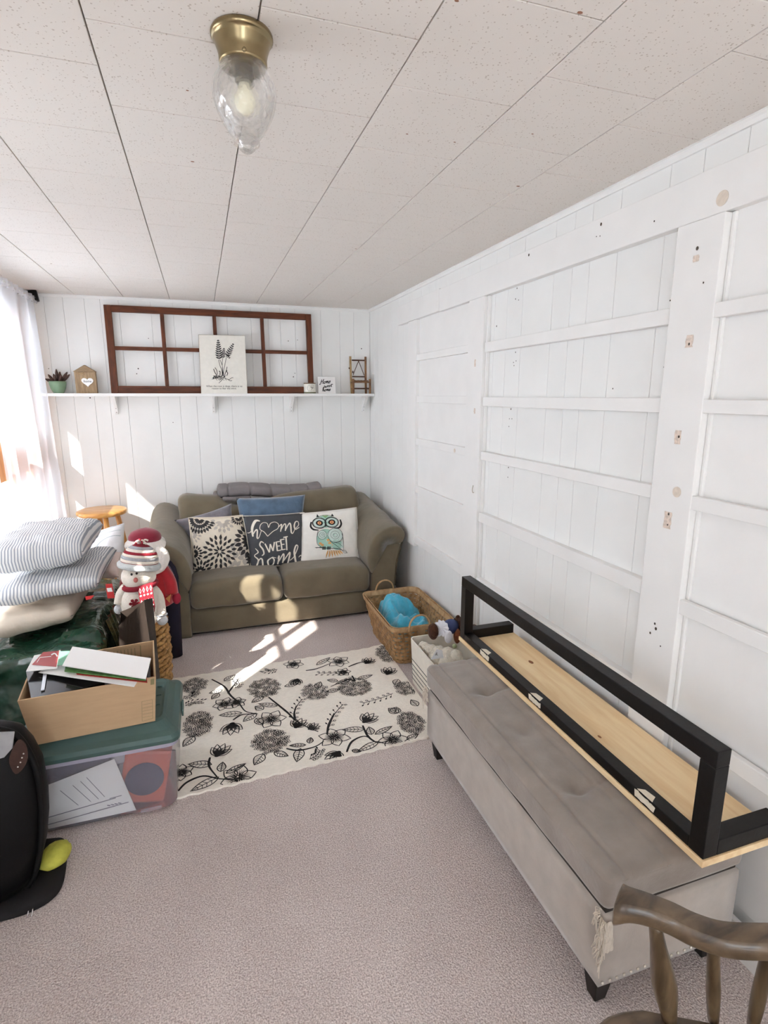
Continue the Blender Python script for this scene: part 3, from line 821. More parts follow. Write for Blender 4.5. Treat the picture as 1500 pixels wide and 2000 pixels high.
for x in (-.02, -.008, .004, .018): dd.ellipse((x, .060), .002, .003, 6); dd.ellipse((x + .003, .02), .003, .002, 6)
dd.build(cyl, 'print', mat('tin_ink', (92, 98, 94), 0.7), ct)

# square lettered tile
h0, h1 = gY(622, 768, YB - .09).x, gY(656, 768, YB - .09).x
ht_ = .128
hs = thing('lettered_tile', 'small square white tile lettered Home sweet home in script', 'sign', ((h0 + h1) / 2, YB - .08, SH_Z))
yt = lambda z: YB - .098 + (z - SH_Z) * .22
MB().hexa([(h0, yt(SH_Z), SH_Z), (h1, yt(SH_Z), SH_Z), (h1, yt(SH_Z) + .01, SH_Z), (h0, yt(SH_Z) + .01, SH_Z)], [(h0, yt(SH_Z + ht_), SH_Z + ht_), (h1, yt(SH_Z + ht_), SH_Z + ht_), (h1, yt(SH_Z + ht_) + .01, SH_Z + ht_), (h0, yt(SH_Z + ht_) + .01, SH_Z + ht_)]).build('tile_body', mat('tile_white', (238, 236, 234), 0.4), hs, bevel=.001)
iq2 = inv_bilinear([(340, 540), (628, 545), (628, 822), (345, 822)])
def tmap(x, y):
    u, v = iq2(x, y); z = SH_Z + v * ht_; return Vector((h0 + (h1 - h0) * u, yt(z) - .0008, z))
# brush-script glyphs in units of x-height (x right, y up)
SCRIPT = {
 'h': ([[(.05, 0), (.18, 1.0), (.34, 2.0), (.22, 2.25), (.1, 1.9), (.1, .9), (.05, 0)], [(.1, .35), (.35, .95), (.55, .95), (.58, .4), (.62, .02), (.85, .25)]], .95),
 'H': ([[(.15, 2.0), (.05, .9), (-.1, 0), (-.4, -.15), (-.45, .2)], [(.95, 2.1), (.85, 1.0), (.82, 0)], [(-.1, .95), (.4, 1.1), (1.05, 1.15)]], 1.2),
 'o': ([[(.45, .95), (.1, .7), (.1, .15), (.4, .0), (.68, .35), (.6, .85), (.4, .95), (.7, .8), (.95, .85)]], .95),
 'm': ([[(.02, .8), (.15, .95), (.15, 0)], [(.15, .35), (.4, .95), (.55, .85), (.55, 0)], [(.55, .35), (.8, .95), (.95, .85), (.97, .2), (1.05, .02), (1.25, .3)]], 1.3),
 'e': ([[(.08, .45), (.5, .6), (.5, .9), (.3, .98), (.08, .7), (.1, .15), (.35, .0), (.75, .3)]], .8),
 's': ([[(.5, .85), (.3, 1.0), (.12, .8), (.42, .45), (.35, .08), (.05, .1)]], .6),
 'w': ([[(.05, .95), (.15, .1), (.3, .02), (.5, .7)], [(.5, .8), (.55, .1), (.7, .02), (.95, .7), (.9, .95), (1.1, .85)]], 1.15),
 't': ([[(.3, 1.7), (.2, .3), (.3, .0), (.55, .25)], [(-.15, 1.15), (.3, 1.2), (.9, 1.4)]], .6),
}
def script(dr, word, x, y, size, w, shear=.25, slope=0.0, squeeze=1.0):
    """picture coordinates: y down"""
    px = 0.0
    for ch in word:
        strokes, adv = SCRIPT[ch]
        for st in strokes:
            P = []
            for a, b in st:
                X = (px + a) * squeeze + b * shear
                P.append((x + X * size, y - b * size + X * size * slope))
            dr.curve(P, [w * .7, w * 1.25, w * .8, w * 1.15, w * .5], sub=5)
        px += adv
    return dr
dd = Draw()
script(dd, 'Home', 385, 660, 38, 11, slope=-.1, squeeze=1.0); script(dd, 'sweet', 430, 722, 30, 9, slope=-.12, squeeze=1.15); script(dd, 'home', 405, 785, 32, 11, slope=-.08, squeeze=1.05)
dd.build(tmap, 'lettering', INK, hs)

# miniature twig chair
tx0, tx1 = gY(690, 768, YB - .1).x, gY(721, 768, YB - .1).x
tc_ = thing('twig_chair', 'miniature ladder-back chair made of brown twigs on the shelf end', 'ornament', ((tx0 + tx1) / 2, YB - .09, SH_Z))
TWA = wood_mat('twig_bark', (92, 58, 36), (150, 108, 66), 14, (6, 6, 2)); TWB = wood_mat('twig_dark', (58, 36, 26), (92, 60, 42), 14, (6, 6, 2)); TWC = wood_mat('twig_pale', (140, 110, 70), (186, 156, 110), 14, (6, 6, 2))
yk, yf_ = YB - .03, YB - .115
def twig(name, a, b, r, m): 
    a, b = Vector(a), Vector(b); mid = (a + b) / 2 + Vector((rnd.uniform(-.002, .002), rnd.uniform(-.002, .002), 0))
    return MB().tube([a, mid, b], [r, r * .92, r * .95], 8).build(name, m, tc_, smooth=False)
twig('back_post', (tx0 + .006, yk, SH_Z), (tx0 - .002, yk, SH_Z + .292), .0095, TWC); twig('back_post', (tx1 - .006, yk, SH_Z), (tx1 - .008, yk, SH_Z + .292), .0095, TWA)
twig('front_leg', (tx0 - .004, yf_, SH_Z), (tx0 - .004, yf_, SH_Z + .115), .0095, TWA); twig('front_leg', (tx1 + .002, yf_, SH_Z), (tx1 + .002, yf_, SH_Z + .115), .0095, TWA)
for z in (.263, .135): twig('back_rung', (tx0 + .012, yk, SH_Z + z), (tx1 - .016, yk, SH_Z + z), .0055, TWB)
mxm = (tx0 + tx1) / 2
twig('back_splat', (mxm, yk, SH_Z + .258), (tx0 + .018, yk, SH_Z + .145), .003, TWB); twig('back_splat', (mxm, yk, SH_Z + .258), (tx1 - .02, yk, SH_Z + .145), .003, TWB)
for z in (.09, .04): twig('front_rung', (tx0 + .006, yf_, SH_Z + z), (tx1 - .008, yf_, SH_Z + z), .006, TWA if z > .05 else TWB)
for x in (tx0, tx1 - .002):
    for z in (.09, .04): twig('side_rung', (x, yf_ + .01, SH_Z + z), (x, yk - .01, SH_Z + z), .0055, TWA)
for k in range(5):
    x = tx0 + .012 + (tx1 - tx0 - .028) * k / 4; twig('seat_twig', (x, yf_ - .004, SH_Z + .101), (x, yk - .011, SH_Z + .101), .0045, TWA)
MB().blob((tx0 - .012, yk, SH_Z + .2), (.006, .005, .006), 7, 5).build('bark_stub', TWB, tc_); MB().blob((tx0 + .014, yk - .012, SH_Z + .17), (.006, .005, .011), 7, 5).build('bark_stub', TWB, tc_)

# black device in the corner
BLK = mat('black_plastic', (24, 24, 25), 0.45, bump=.05, bscale=200)
bp0 = gY(64, 578, YB - .09)
dv = thing('corner_device', 'small black box-shaped device mounted high in the corner by the curtain', 'speaker', (bp0.x, bp0.y, bp0.z - .04))
Md = Matrix.Translation(bp0) @ Matrix.Rotation(math.radians(-8), 4, 'Y') @ Matrix.Rotation(math.radians(8), 4, 'Z')
MB().box((-.03, -.03, -.033), (.03, .03, .033), Md).build('body', BLK, dv, bevel=.004)
MB().box((-.026, -.0315, -.029), (.026, -.0302, .029), Md).build('front_grille', mat('grille_black', (14, 14, 15), 0.8, bump=.3, bscale=400), dv)
MB().box((-.006, .03, -.006), (.006, .085, .006), Md).build('mount_arm', BLK, dv)
MB().box((-.006, -.0322, -.018), (.014, -.0316, -.014), Md).build('badge', mat('badge_grey', (120, 120, 120), 0.4), dv)

# ================================================================== CURTAIN
SHEER = clear_mat('sheer_voile', (240, 240, 246), 0.42, 0.5, 0.0, translucent=0.60)
cu = thing('sheer_curtain', 'long white sheer curtain hanging over the left window', 'curtain', (-0.99, 3.8, 0.06))
def curt(u, v):
    y = 3.24 + u * 1.10; z = .06 + v * 2.06
    ph = u * 36 + 1.5 * math.sin(u * 6)
    amp = .010 + .016 * (1 - v)
    x = -0.992 + .030 * (1 - v) + amp * math.sin(ph) + .012 * (1 - v) * math.sin(u * 13 + 1) + .006 * nz((u * 6, v * 2.5, 0))
    return Vector((x, y + .010 * math.cos(ph) * (1 - .5 * v), z))
MB().grid(curt, 200, 24).build('panel', SHEER, cu, smooth=True)
def hdr(u, v):
    y = 3.24 + u * 1.10; ph = u * 72
    return Vector((-0.985 + .012 * math.sin(ph) , y, 2.095 + v * .045))
MB().grid(hdr, 260, 3).build('gathered_header', SHEER, cu, smooth=True)
rod = MB().tube([(-0.985, 2.3, 2.118), (-0.985, 4.40, 2.118)], .006, 10)
tag(rod.build('curtain_rod', mat('rod_white', (225, 224, 222), 0.4), smooth=True), 'thin white rod carrying the sheer curtain along the ceiling', 'curtain rod')

DENSE = clear_mat('dense_voile', (244, 244, 248), 0.0, 0.5, 0.0, translucent=0.6)
def curt2(u, v):
    y = -2.75 + u * 2.0; ph = u * 130
    return Vector((-0.995 + .016 * math.sin(ph) + .01 * math.sin(u * 31), y + .008 * math.cos(ph), .08 + 2.03 * v))
tag(MB().grid(curt2, 420, 3).build('added_curtain', DENSE, smooth=True), 'closed white curtain added over the unseen window to spread its sunlight', 'curtain')  # added out of view, turns the sun into soft light from the left

def curt3(u, v):
    y = 2.20 + u * 1.05; ph = u * 52
    return Vector((-1.0 + .014 * math.sin(ph) + .01 * math.sin(u * 11), y + .008 * math.cos(ph), .08 + 2.03 * v))
tag(MB().grid(curt3, 160, 3).build('added_curtain', DENSE, smooth=True), 'dense white curtain panel added to diffuse sun beside the pillow stack, mostly out of view', 'curtain')  # added so that no sharp sun patches reach the pillows

# ================================================================== STOOL
PINE = wood_mat('varnished_pine', (196, 132, 66), (232, 178, 104), 5, (1.2, 9, 9), 0.32, 0.1, coat=.3)
PINEV = wood_mat('varnished_pine_leg', (196, 132, 66), (230, 172, 98), 5, (9, 9, 1.2), 0.32, 0.1, coat=.3)
sc_ = Vector((-0.705, 4.205, 0)); ZS = .715
st = thing('wooden_stool', 'tall round varnished pine stool in the corner by the curtain', 'stool', sc_)
MB().lathe([(0, ZS - .034), (.150, ZS - .034), (.160, ZS - .028), (.164, ZS - .015), (.160, ZS - .004), (.150, ZS), (0, ZS - .003)], sc_, 40).build('seat', PINE, st, smooth=True)
feet = []
for k in range(4):
    a = math.radians(20 + 90 * k); t = sc_ + Vector((.095 * math.cos(a), .095 * math.sin(a), ZS - .0345)); f = sc_ + Vector((.185 * math.cos(a), .185 * math.sin(a), .0))
    feet.append((t, f)); pts = [t + (f - t) * x for x in (0, .15, .3, .5, .7, .85, 1)]
    MB().tube(pts, [.016, .019, .020, .0175, .0195, .018, .013], 12).build('leg', PINEV, st, smooth=True)
for k, zf in ((0, .5), (1, .55), (2, .5), (3, .55)):
    a, b = feet[k], feet[(k + 1) % 4]; p = a[0] + (a[1] - a[0]) * zf; q = b[0] + (b[1] - b[0]) * zf; dr = (q - p).normalized()
    MB().tube([p + dr * .018, (p + q) / 2, q - dr * .018], [.009, .012, .009], 10).build('rung', PINE, st, smooth=True)

# ================================================================== SOFA
SOFA = mat('olive_microsuede', (112, 102, 84), 0.85, var=.13, vscale=7, bump=.25, bscale=18, spec=.12, sheen=.3, bdist=.01)
SOFAD = mat('sofa_piping', (84, 76, 62), 0.9)
so = thing('loveseat_sofa', 'olive brown two-seat sofa with rolled arms against the back wall', 'sofa', (0.45, 3.9, 0))
IX0, IX1, SY0, SY1 = -0.140, 1.045, 3.42, 4.375
MB().rbox((IX0 - .004, SY0 + .012, .02), (IX1 + .004, SY1 - .05, .178), .018, 6).build('base', SOFA, so, smooth=True)
MB().box((IX0, SY0 + .06, 0.0), (IX1, SY1 - .08, .0198)).build('underframe', mat('dark_cloth', (40, 37, 33), 0.9), so)
MB().rbox((IX0 - .02, 4.205, .179), (IX1 + .02, SY1, .70), .05, 8, wrinkle(.006, 8)).build('back_frame', SOFA, so, smooth=True)
mid = 0.4435
def seatf(seed):
    def f(p, n):
        top = max(0, n.z); return Vector((0, 0, .014 * top * (1 - (p.x / .31) ** 2))) + n * (.005 * noise.noise(Vector(p) * 7 + Vector((seed, 0, 0))) + .003 * noise.noise(Vector(p) * 19 + Vector((seed, 0, 0))))
    return f
MB().rbox((IX0 + .004, SY0 - .012, .180), (mid - .002, 4.0, .352), .05, 12, seatf(3)).build('seat_cushion', SOFA, so, smooth=True)
MB().rbox((mid + .002, SY0 - .012, .180), (IX1 - .004, 4.0, .356), .05, 12, seatf(8)).build('seat_cushion', SOFA, so, smooth=True)
# back cushions lean against the frame
def backc(x0, x1, z1l, z1r, seed, slump):
    c = Vector(((x0 + x1) / 2, 4.10, .36 + .21)); w, h = (x1 - x0) / 2, .215
    def f(p, n):
        zf = (p.z + h) / (2 * h); u = (p.x / w + 1) / 2
        top = z1l + (z1r - z1l) * u
        s = slump(u)
        d = Vector((0, .045 * (zf - .5) - .03 * math.sin(math.pi * zf) * (1 if n.y < 0 else 0), zf * (top - (.36 + 2 * h)) + zf * s))
        d += n * (.012 * noise.noise(Vector(p) * 6 + Vector((seed, 1, 0))) + .005 * noise.noise(Vector((p.x * 6, p.y * 6, p.z * 26)) + Vector((seed, 0, 4))))
        return d
    return MB().rbox((x0, 4.005, .36), (x1, 4.195, .36 + 2 * h), .07, 14, f).build('back_cushion', SOFA, so, smooth=True)
backc(IX0 - .055, mid - .01, .812, .70, 5, lambda u: -.03 * math.sin(math.pi * u) if u > .5 else .02 * math.sin(math.pi * u))
backc(mid + .01, IX1 + .09, .765, .808, 9, lambda u: .01 * math.sin(3 * u))
# arms: flared front panel, body and rolled pad
prof_arm = [(0, 0), (0, .30), (.004, .37), (.022, .455), (.06, .53), (.115, .565), (.18, .572), (.216, .555), (.222, .52), (.205, .45), (.182, .36), (.170, .2), (.166, 0)]
def arm(sgn, x0):
    def at(p, y, rise=0.0, grow=0.0):
        zz = p[1] + (rise * max(0, (p[1] - .25) / .35))
        return Vector((x0 + sgn * p[0], y, zz))
    ys = [SY0 + .01, SY0 + .25, SY0 + .5, SY0 + .75, SY1 - .02]
    n = len(prof_arm); mb = MB(); V = []
    for i, y in enumerate(ys): V += [at(p, y, .10 * i / 4) for p in prof_arm]
    F = [(i * n + j, i * n + (j + 1) % n, (i + 1) * n + (j + 1) % n, (i + 1) * n + j) for i in range(len(ys) - 1) for j in range(n)]
    F += [tuple(range(n))[::-1], tuple((len(ys) - 1) * n + j for j in range(n))]
    mb.add(V, F); mb.build('arm', SOFA, so, bevel=.008)
    # pad wraps the top from the seat over to the outside
    outer = [(-.004, .30), (-.030, .37), (-.030, .45), (.005, .545), (.06, .60), (.125, .628), (.19, .628), (.240, .598), (.248, .555), (.232, .515)]
    inner = [(.200, .50), (.214, .53), (.21, .55), (.18, .564), (.115, .556), (.06, .522), (.03, .455), (.012, .37), (.008, .31)]
    ring = outer + inner; n = len(ring); mb = MB(); V = []
    ys = [SY0 - .012, SY0 + .0, SY0 + .03, SY0 + .08, SY0 + .16, SY0 + .25, SY0 + .36, SY0 + .48, SY0 + .6, SY0 + .72, SY0 + .82, SY1 - .03, SY1 - .012]
    for i, y in enumerate(ys):
        t = (y - SY0) / (SY1 - SY0); cen = (.1, .5); k = .9 if i in (0, len(ys) - 1) else 1.0
        for p in ring:
            q = (cen[0] + (p[0] - cen[0]) * (k if p in outer else 1), cen[1] + (p[1] - cen[1]) * (k if p in outer else 1))
            w = at(q, y, .09 * max(0, t))
            nn = Vector((sgn * (p[0] - .1), 0, p[1] - .42)).normalized()
            if p in outer: w += nn * (.012 * nz((w.x * 6, w.y * 8, w.z * 6 + sgn), 1) + .006 * nz((w.x * 14, w.y * 26, w.z * 12), 1))
            V.append(w)
    F = [(i * n + j, i * n + (j + 1) % n, (i + 1) * n + (j + 1) % n, (i + 1) * n + j) for i in range(len(ys) - 1) for j in range(n)]
    F += [tuple(range(n))[::-1], tuple((len(ys) - 1) * n + j for j in range(n))]
    mb.add(V, F); mb.build('arm_pad', SOFA, so, smooth=True, subsurf=1)
    mb = MB().tube([at(p, SY0 + .008) + Vector((0, -.002, 0)) for p in spline([(a, b) for a, b in prof_arm[1:-1]], False, 3)], .004, 6)
    mb.build('piping', SOFAD, so, smooth=True)
    for q in ((.205, .50),): MB().blob(at(q, SY0 + .008), (.004, .003, .004), 8, 6).build('button', mat('pale_tack', (190, 180, 165), .5), so)
arm(1, IX1 + .002); arm(-1, IX0 - .002)

# ================================================================== PILLOWS ON THE SOFA
def pillow4(px, yb, yt_, t, **kw):
    """px: BL, BR, TR, TL pixels; bottom corners at depth yb, top corners at depth yt_"""
    q = [gY(*px[0], yb), gY(*px[1], yb), gY(*px[2], yt_), gY(*px[3], yt_)]
    return Pillow(*q, t, **kw)
def lay(P, iqf, off=.0016):
    return lambda x, y: P.P(*[min(.985, max(.015, a)) for a in iqf(x, y)], 1, off)
def finish(o, label, cat, group='throw pillows on the sofa'): merge_weld(o); return tag(o, label, cat, group) if label else o

GREYV = mat('grey_velvet', (118, 114, 120), 0.75, var=.22, vscale=22, sheen=.4, bump=.2, bscale=50)
P_g = Pillow(gY(392, 1085, 3.90), gY(470, 1070, 3.92), gY(452, 983, 3.975), gY(340, 1016, 3.92), .10, .10, 2.0)
pg = P_g.mesh(); finish(pg.build('throw_pillow', GREYV), 'grey velvet throw pillow behind the flower-print one', 'pillow')
BLUEV = mat('blue_velvet', (84, 106, 128), 0.75, var=.2, vscale=16, sheen=.5, bump=.25, bscale=45)
P_b = pillow4([(476, 1085), (590, 1080), (596, 966), (461, 973)], 3.90, 3.975, .12, pinch=.04, seed=4.0, wr=.012)
finish(P_b.mesh().build('throw_pillow', BLUEV), 'blue velvet throw pillow in the middle behind the lettered one', 'pillow')

IVORY = mat('ivory_canvas', (226, 216, 198), 0.85, var=.04, vscale=40, bump=.15, bscale=300, bdist=.002)
P_f = pillow4([(376, 1122), (497, 1113), (474, 1006), (368, 1011)], 3.70, 3.86, .13, pinch=.035, seed=1.0, wr=.011)
root = thing('throw_pillow', 'cream throw pillow printed with black and grey flower bursts', 'pillow', (P_f.c[0] + P_f.c[1]) / 2, 'throw pillows on the sofa')
merge_weld(P_f.mesh().build('cushion', IVORY, root))
merge_weld(P_f.piping(.003).build('seam', IVORY, root))
iqf = inv_bilinear([(260, 530), (935, 500), (1075, 1215), (300, 1245)])
CHAR = mat('charcoal_print', (54, 52, 52), 0.85); PALE = mat('grey_print', (184, 176, 166), 0.85)
def burst(dr, c, rings, sq=1.0, a0=0.0, arc=(0, 2 * math.pi)):
    for r0, ln, wd, n in rings:
        for k in range(n):
            a = a0 + arc[0] + (arc[1] - arc[0]) * (k + .5 * ((r0 // 10) % 2)) / n
            b = (c[0] + r0 * math.cos(a), c[1] + r0 * math.sin(a) * sq)
            if 265 < b[0] < 1065 and 525 < b[1] < 1235: dr.fan(dr.leafshape(b, a, ln, wd))
dr = Draw()
burst(dr, (635, 990), [(15, 70, 26, 8), (85, 75, 32, 13), (150, 72, 34, 19)])
burst(dr, (395, 560), [(10, 60, 28, 8), (70, 70, 34, 12), (135, 66, 34, 14)], a0=.2, arc=(0, math.pi))
burst(dr, (880, 545), [(8, 50, 22, 7), (55, 48, 24, 10)], arc=(-.2, math.pi + .2))
burst(dr, (1060, 850), [(60, 90, 44, 8), (150, 95, 50, 10)], a0=.1, arc=(math.pi * .55, math.pi * 1.5))
burst(dr, (1080, 1090), [(40, 80, 40, 6)], arc=(math.pi * .6, math.pi * 1.4))
burst(dr, (320, 1000), [(10, 50, 24, 7), (60, 52, 24, 8)], arc=(-math.pi / 2, math.pi / 2))
burst(dr, (395, 1225), [(20, 60, 28, 6), (80, 70, 30, 8)], a0=.1, arc=(-math.pi, 0))
dr.build(lay(P_f, iqf), 'dark_print', CHAR, root)
dr = Draw()
burst(dr, (680, 600), [(20, 80, 38, 7), (95, 60, 40, 8)], a0=.2, arc=(-.4, math.pi + .2)); burst(dr, (300, 760), [(10, 60, 26, 6), (70, 50, 24, 6)], arc=(-1.3, 1.3))
burst(dr, (860, 960), [(30, 90, 50, 7)], a0=.4); burst(dr, (830, 1190), [(20, 90, 50, 4), (110, 80, 44, 5)], arc=(-math.pi, -.1)); burst(dr, (950, 1070), [(5, 90, 60, 4)])
dr.build(lay(P_f, iqf, .0009), 'pale_print', PALE, root)

SLATE = mat('slate_canvas', (74, 76, 80), 0.85, var=.08, vscale=20, bump=.2, bscale=250, bdist=.002)
CREAM = mat('cream_print', (232, 226, 212), 0.85)
P_h = pillow4([(490, 1110), (592, 1103), (594, 1001), (474, 1008)], 3.685, 3.84, .13, pinch=.03, seed=6.0, wr=.012)
root = thing('throw_pillow', 'dark grey throw pillow lettered home sweet home in cream', 'pillow', (P_h.c[0] + P_h.c[1]) / 2, 'throw pillows on the sofa')
merge_weld(P_h.mesh().build('cushion', SLATE, root)); merge_weld(P_h.piping(.003).build('seam', CREAM, root, label='cream backing edge'))
iqh = inv_bilinear([(85, 255), (705, 220), (690, 755), (175, 815)])
dr = Draw()
# first line: h, heart, me
dr.curve([(118, 442), (150, 445), (178, 400)], [5, 8, 6]); dr.curve([(250, 322), (205, 320), (172, 400), (180, 490)], [8, 30, 26, 14]); dr.curve([(180, 470), (205, 425), (222, 425), (222, 505), (240, 500), (262, 430)], [8, 14, 14, 14, 8, 5])
hp = [(325, 490), (290, 445), (250, 415), (255, 365), (285, 340), (320, 352), (332, 398), (352, 352), (395, 335), (430, 360), (425, 405), (375, 440), (325, 490)]
dr.curve(hp, 7)
dr.curve([(430, 395), (455, 365), (462, 372), (452, 440)], [6, 10, 14, 10]); dr.curve([(452, 430), (488, 360), (505, 368), (500, 430)], [8, 10, 14, 10]); dr.curve([(500, 425), (540, 350), (556, 362), (562, 440), (580, 450), (600, 405)], [8, 12, 16, 16, 8, 6])
dr.curve([(600, 405), (640, 365), (635, 325), (608, 330), (594, 375), (606, 410), (650, 385)], [6, 8, 8, 12, 16, 12, 6])
# SWEET
dr.curve([(290, 560), (262, 545), (250, 580), (282, 625), (292, 670), (272, 690)], [8, 13, 14, 16, 14, 8])
for p in ([(300, 565), (345, 655)], [(345, 655), (352, 570)], [(352, 570), (380, 640)], [(380, 640), (392, 548)]): dr.stroke(p, 13)
for x, y, hgt in ((408, 545, 95), (452, 520, 110)):
    dr.stroke([(x, y), (x + 14, y + hgt)], 14); dr.stroke([(x, y + 4), (x + 38, y - 4)], 10); dr.stroke([(x + 6, y + hgt * .5), (x + 38, y + hgt * .46)], 10); dr.stroke([(x + 12, y + hgt - 2), (x + 50, y + hgt - 10)], 10)
dr.stroke([(480, 500), (524, 490)], 11); dr.stroke([(505, 495), (516, 630)], 14)
# last line: home
dr.curve([(206, 615), (235, 655), (200, 690), (240, 735), (225, 805)], [6, 12, 8, 14, 16]); dr.curve([(228, 780), (255, 725), (278, 730), (290, 805)], [8, 12, 16, 16])
dr.curve([(375, 705), (335, 740), (348, 790), (385, 780), (395, 730), (375, 705), (415, 712)], [8, 16, 14, 12, 14, 10, 5])
dr.curve([(428, 720), (440, 690), (432, 775)], [8, 14, 14]); dr.curve([(434, 760), (478, 672), (488, 690), (478, 760)], [8, 12, 16, 14]); dr.curve([(480, 750), (540, 655), (548, 670), (530, 760)], [8, 12, 16, 14])
dr.curve([(548, 730), (590, 690), (632, 590), (612, 575), (595, 640), (612, 740), (635, 745)], [6, 8, 10, 14, 20, 20, 8]); dr.curve([(640, 690), (665, 668), (682, 690), (662, 705)], [5, 9, 9, 5])
dr.build(lay(P_h, iqh), 'lettering', CREAM, root)

WHITEP = mat('white_canvas', (236, 233, 226), 0.85, var=.03, vscale=30, bump=.15, bscale=250, bdist=.002)
P_o = pillow4([(584, 1103), (706, 1098), (696, 991), (586, 1003)], 3.675, 3.83, .12, pinch=.025, seed=12.0, wr=.008)
root = thing('throw_pillow', 'white throw pillow printed with a mint owl on a branch', 'pillow', (P_o.c[0] + P_o.c[1]) / 2, 'throw pillows on the sofa')
merge_weld(P_o.mesh().build('cushion', WHITEP, root)); merge_weld(P_o.piping(.003).build('seam', WHITEP, root))
iqo = inv_bilinear([(690, 225), (1262, 168), (1315, 750), (655, 770)])
MINT = mat('mint_print', (168, 206, 190), 0.85); PMINT = mat('pale_mint_print', (206, 224, 216), 0.85); ORNG = mat('orange_print', (228, 178, 116), 0.85); GREEN = mat('green_print', (146, 182, 130), 0.85); PEACH = mat('peach_print', (240, 170, 120), .85)
a = Draw(); a.ellipse((925, 520), 95, 110, 24); a.ellipse((925, 330), 120, 68, 24); a.poly([(860, 270), (1000, 265), (930, 400)]); a.ellipse((1035, 575), 55, 60, 16)
a.build(lay(P_o, iqo, .0008), 'owl_body', MINT, root)
a = Draw(); a.ellipse((1020, 480), 78, 75, 24); a.ellipse((885, 475), 46, 46, 18); a.ellipse((863, 347), 60, 50, 22); a.ellipse((988, 340), 60, 50, 22)
a.poly([(960, 500), (1095, 490), (1105, 610), (1080, 615)]); a.build(lay(P_o, iqo, .0012), 'owl_wing', PMINT, root)
a = Draw(); a.poly([(895, 258), (925, 275), (960, 255), (930, 262)]); a.fan([(895, 262), (960, 258), (930, 290)]); a.build(lay(P_o, iqo, .0014), 'owl_crest', GREEN, root)
for k in range(7): Draw().fan(Draw().leafshape((945 + k * 18, 630 + k * 1), math.radians(105 - k * 11), 88 - k * 4, 17)).build(lay(P_o, iqo, .0016), 'tail_feather', ORNG, root)
for c in ((865, 565), (885, 580), (960, 560), (975, 580), (945, 530)): Draw().ellipse(c, 17, 13, 10).build(lay(P_o, iqo, .0016), 'breast_feather', ORNG, root)
a = Draw()
for c in ((863, 347), (988, 340)):
    a.ellipse(c, 68, 58, 30, w=9); a.ellipse(c, 36, 31, 20); a.ellipse(c, 60, 50, 28, w=2.5)
a.curve([(785, 330), (775, 380), (800, 415), (850, 425)], [14, 18, 18, 8]); a.curve([(1075, 310), (1085, 360), (1060, 400), (1010, 405)], [14, 18, 18, 8])
a.fan([(838, 280), (850, 240), (866, 276)]); a.fan([(984, 272), (998, 238), (1016, 272)]); a.fan([(915, 362), (938, 360), (926, 398)])
a.curve([(850, 275), (925, 255), (1005, 270)], 4); a.ellipse((1020, 480), 78, 75, 30, w=4); a.ellipse((1016, 478), 45, 42, 24, w=2.5); a.ellipse((1018, 480), 22, 20, 16, w=2.5); a.ellipse((885, 475), 46, 46, 24, w=3); a.ellipse((885, 475), 26, 26, 16, w=2.5); a.ellipse((888, 473), 10, 10, 10, w=2.5)
a.curve([(845, 430), (830, 500), (835, 570), (880, 605)], 4); a.curve([(1090, 460), (1105, 540), (1105, 630)], 4); a.curve([(960, 540), (1030, 590), (1095, 640)], 4); a.curve([(1000, 555), (1060, 570), (1100, 600)], 3); a.curve([(1020, 560), (1080, 540), (1098, 510)], 3)
a.curve([(810, 605), (880, 608), (960, 615), (1060, 625), (1150, 665)], [4, 7, 7, 6, 3]); a.curve([(820, 612), (870, 600)], 3); a.curve([(1095, 640), (1110, 662), (1140, 665), (1130, 640), (1098, 632)], 3)
for x in (890, 902, 914, 940, 952, 964): a.stroke([(x, 596), (x - 2, 630)], 9)
for k in range(8): a.curve([(945 + k * 17, 635), (935 + k * 21 - 10, 715 - k * 9)], 2.5)
a.build(lay(P_o, iqo, .0020), 'owl_outline', INK, root)
for c in ((863, 347), (988, 340)):
    ir = Draw().ellipse(c, 20, 18, 14).build(lay(P_o, iqo, .0026), 'owl_iris', PEACH, root)
    Draw().ellipse(c, 7, 6, 8).build(lay(P_o, iqo, .0032), 'owl_pupil', INK, root)

# quilt rolled along the top of the back cushions
QUILT = mat('grey_quilt', (128, 122, 122), 0.85, var=.08, vscale=12, bump=.2, bscale=120)
qx0, qx1 = gY(424, 960, 4.2).x, gY(626, 955, 4.2).x
qb = thing('folded_quilt', 'grey stitched quilt folded along the top of the sofa back', 'blanket', ((qx0 + qx1) / 2, 4.2, .74))
def quilt(u, v):
    a_ = 2 * math.pi * v; x = qx0 + (qx1 - qx0) * u
    seam = min(abs(u - t) for t in (.10, .30, .50, .69, .86)) * (qx1 - qx0)
    r = (1 - .09 * math.exp(-(seam / .007) ** 2) + .03 * min(1, seam / .05)) * min(1, .35 + ((u * (1 - u)) / .02) ** .5 * .65) + .05 * nz((u * 8, math.cos(a_), math.sin(a_)))
    c_, s_ = math.cos(a_), math.sin(a_)
    zc = .800 - .012 * u + .014 * math.sin(u * 6 + .4)
    return Vector((x, 4.20 + .10 * r * math.copysign(abs(c_) ** .75, c_), zc + .047 * r * math.copysign(abs(s_) ** .75, s_)))
merge_weld(MB().grid(quilt, 150, 28).build('quilt_roll', QUILT, qb, smooth=True))
def qf2(p, n): return n * (.008 * noise.noise(Vector(p) * 11))
MB().rbox((qx0 + .03, 4.075, .738), (qx0 + .24, 4.25, .775), .018, 10, qf2).build('hanging_fold', QUILT, qb, smooth=True)
MB().rbox((qx0 - .03, 4.14, .745), (qx0 + .012, 4.26, .80), .02, 8, qf2).build('rolled_end', QUILT, qb, smooth=True)

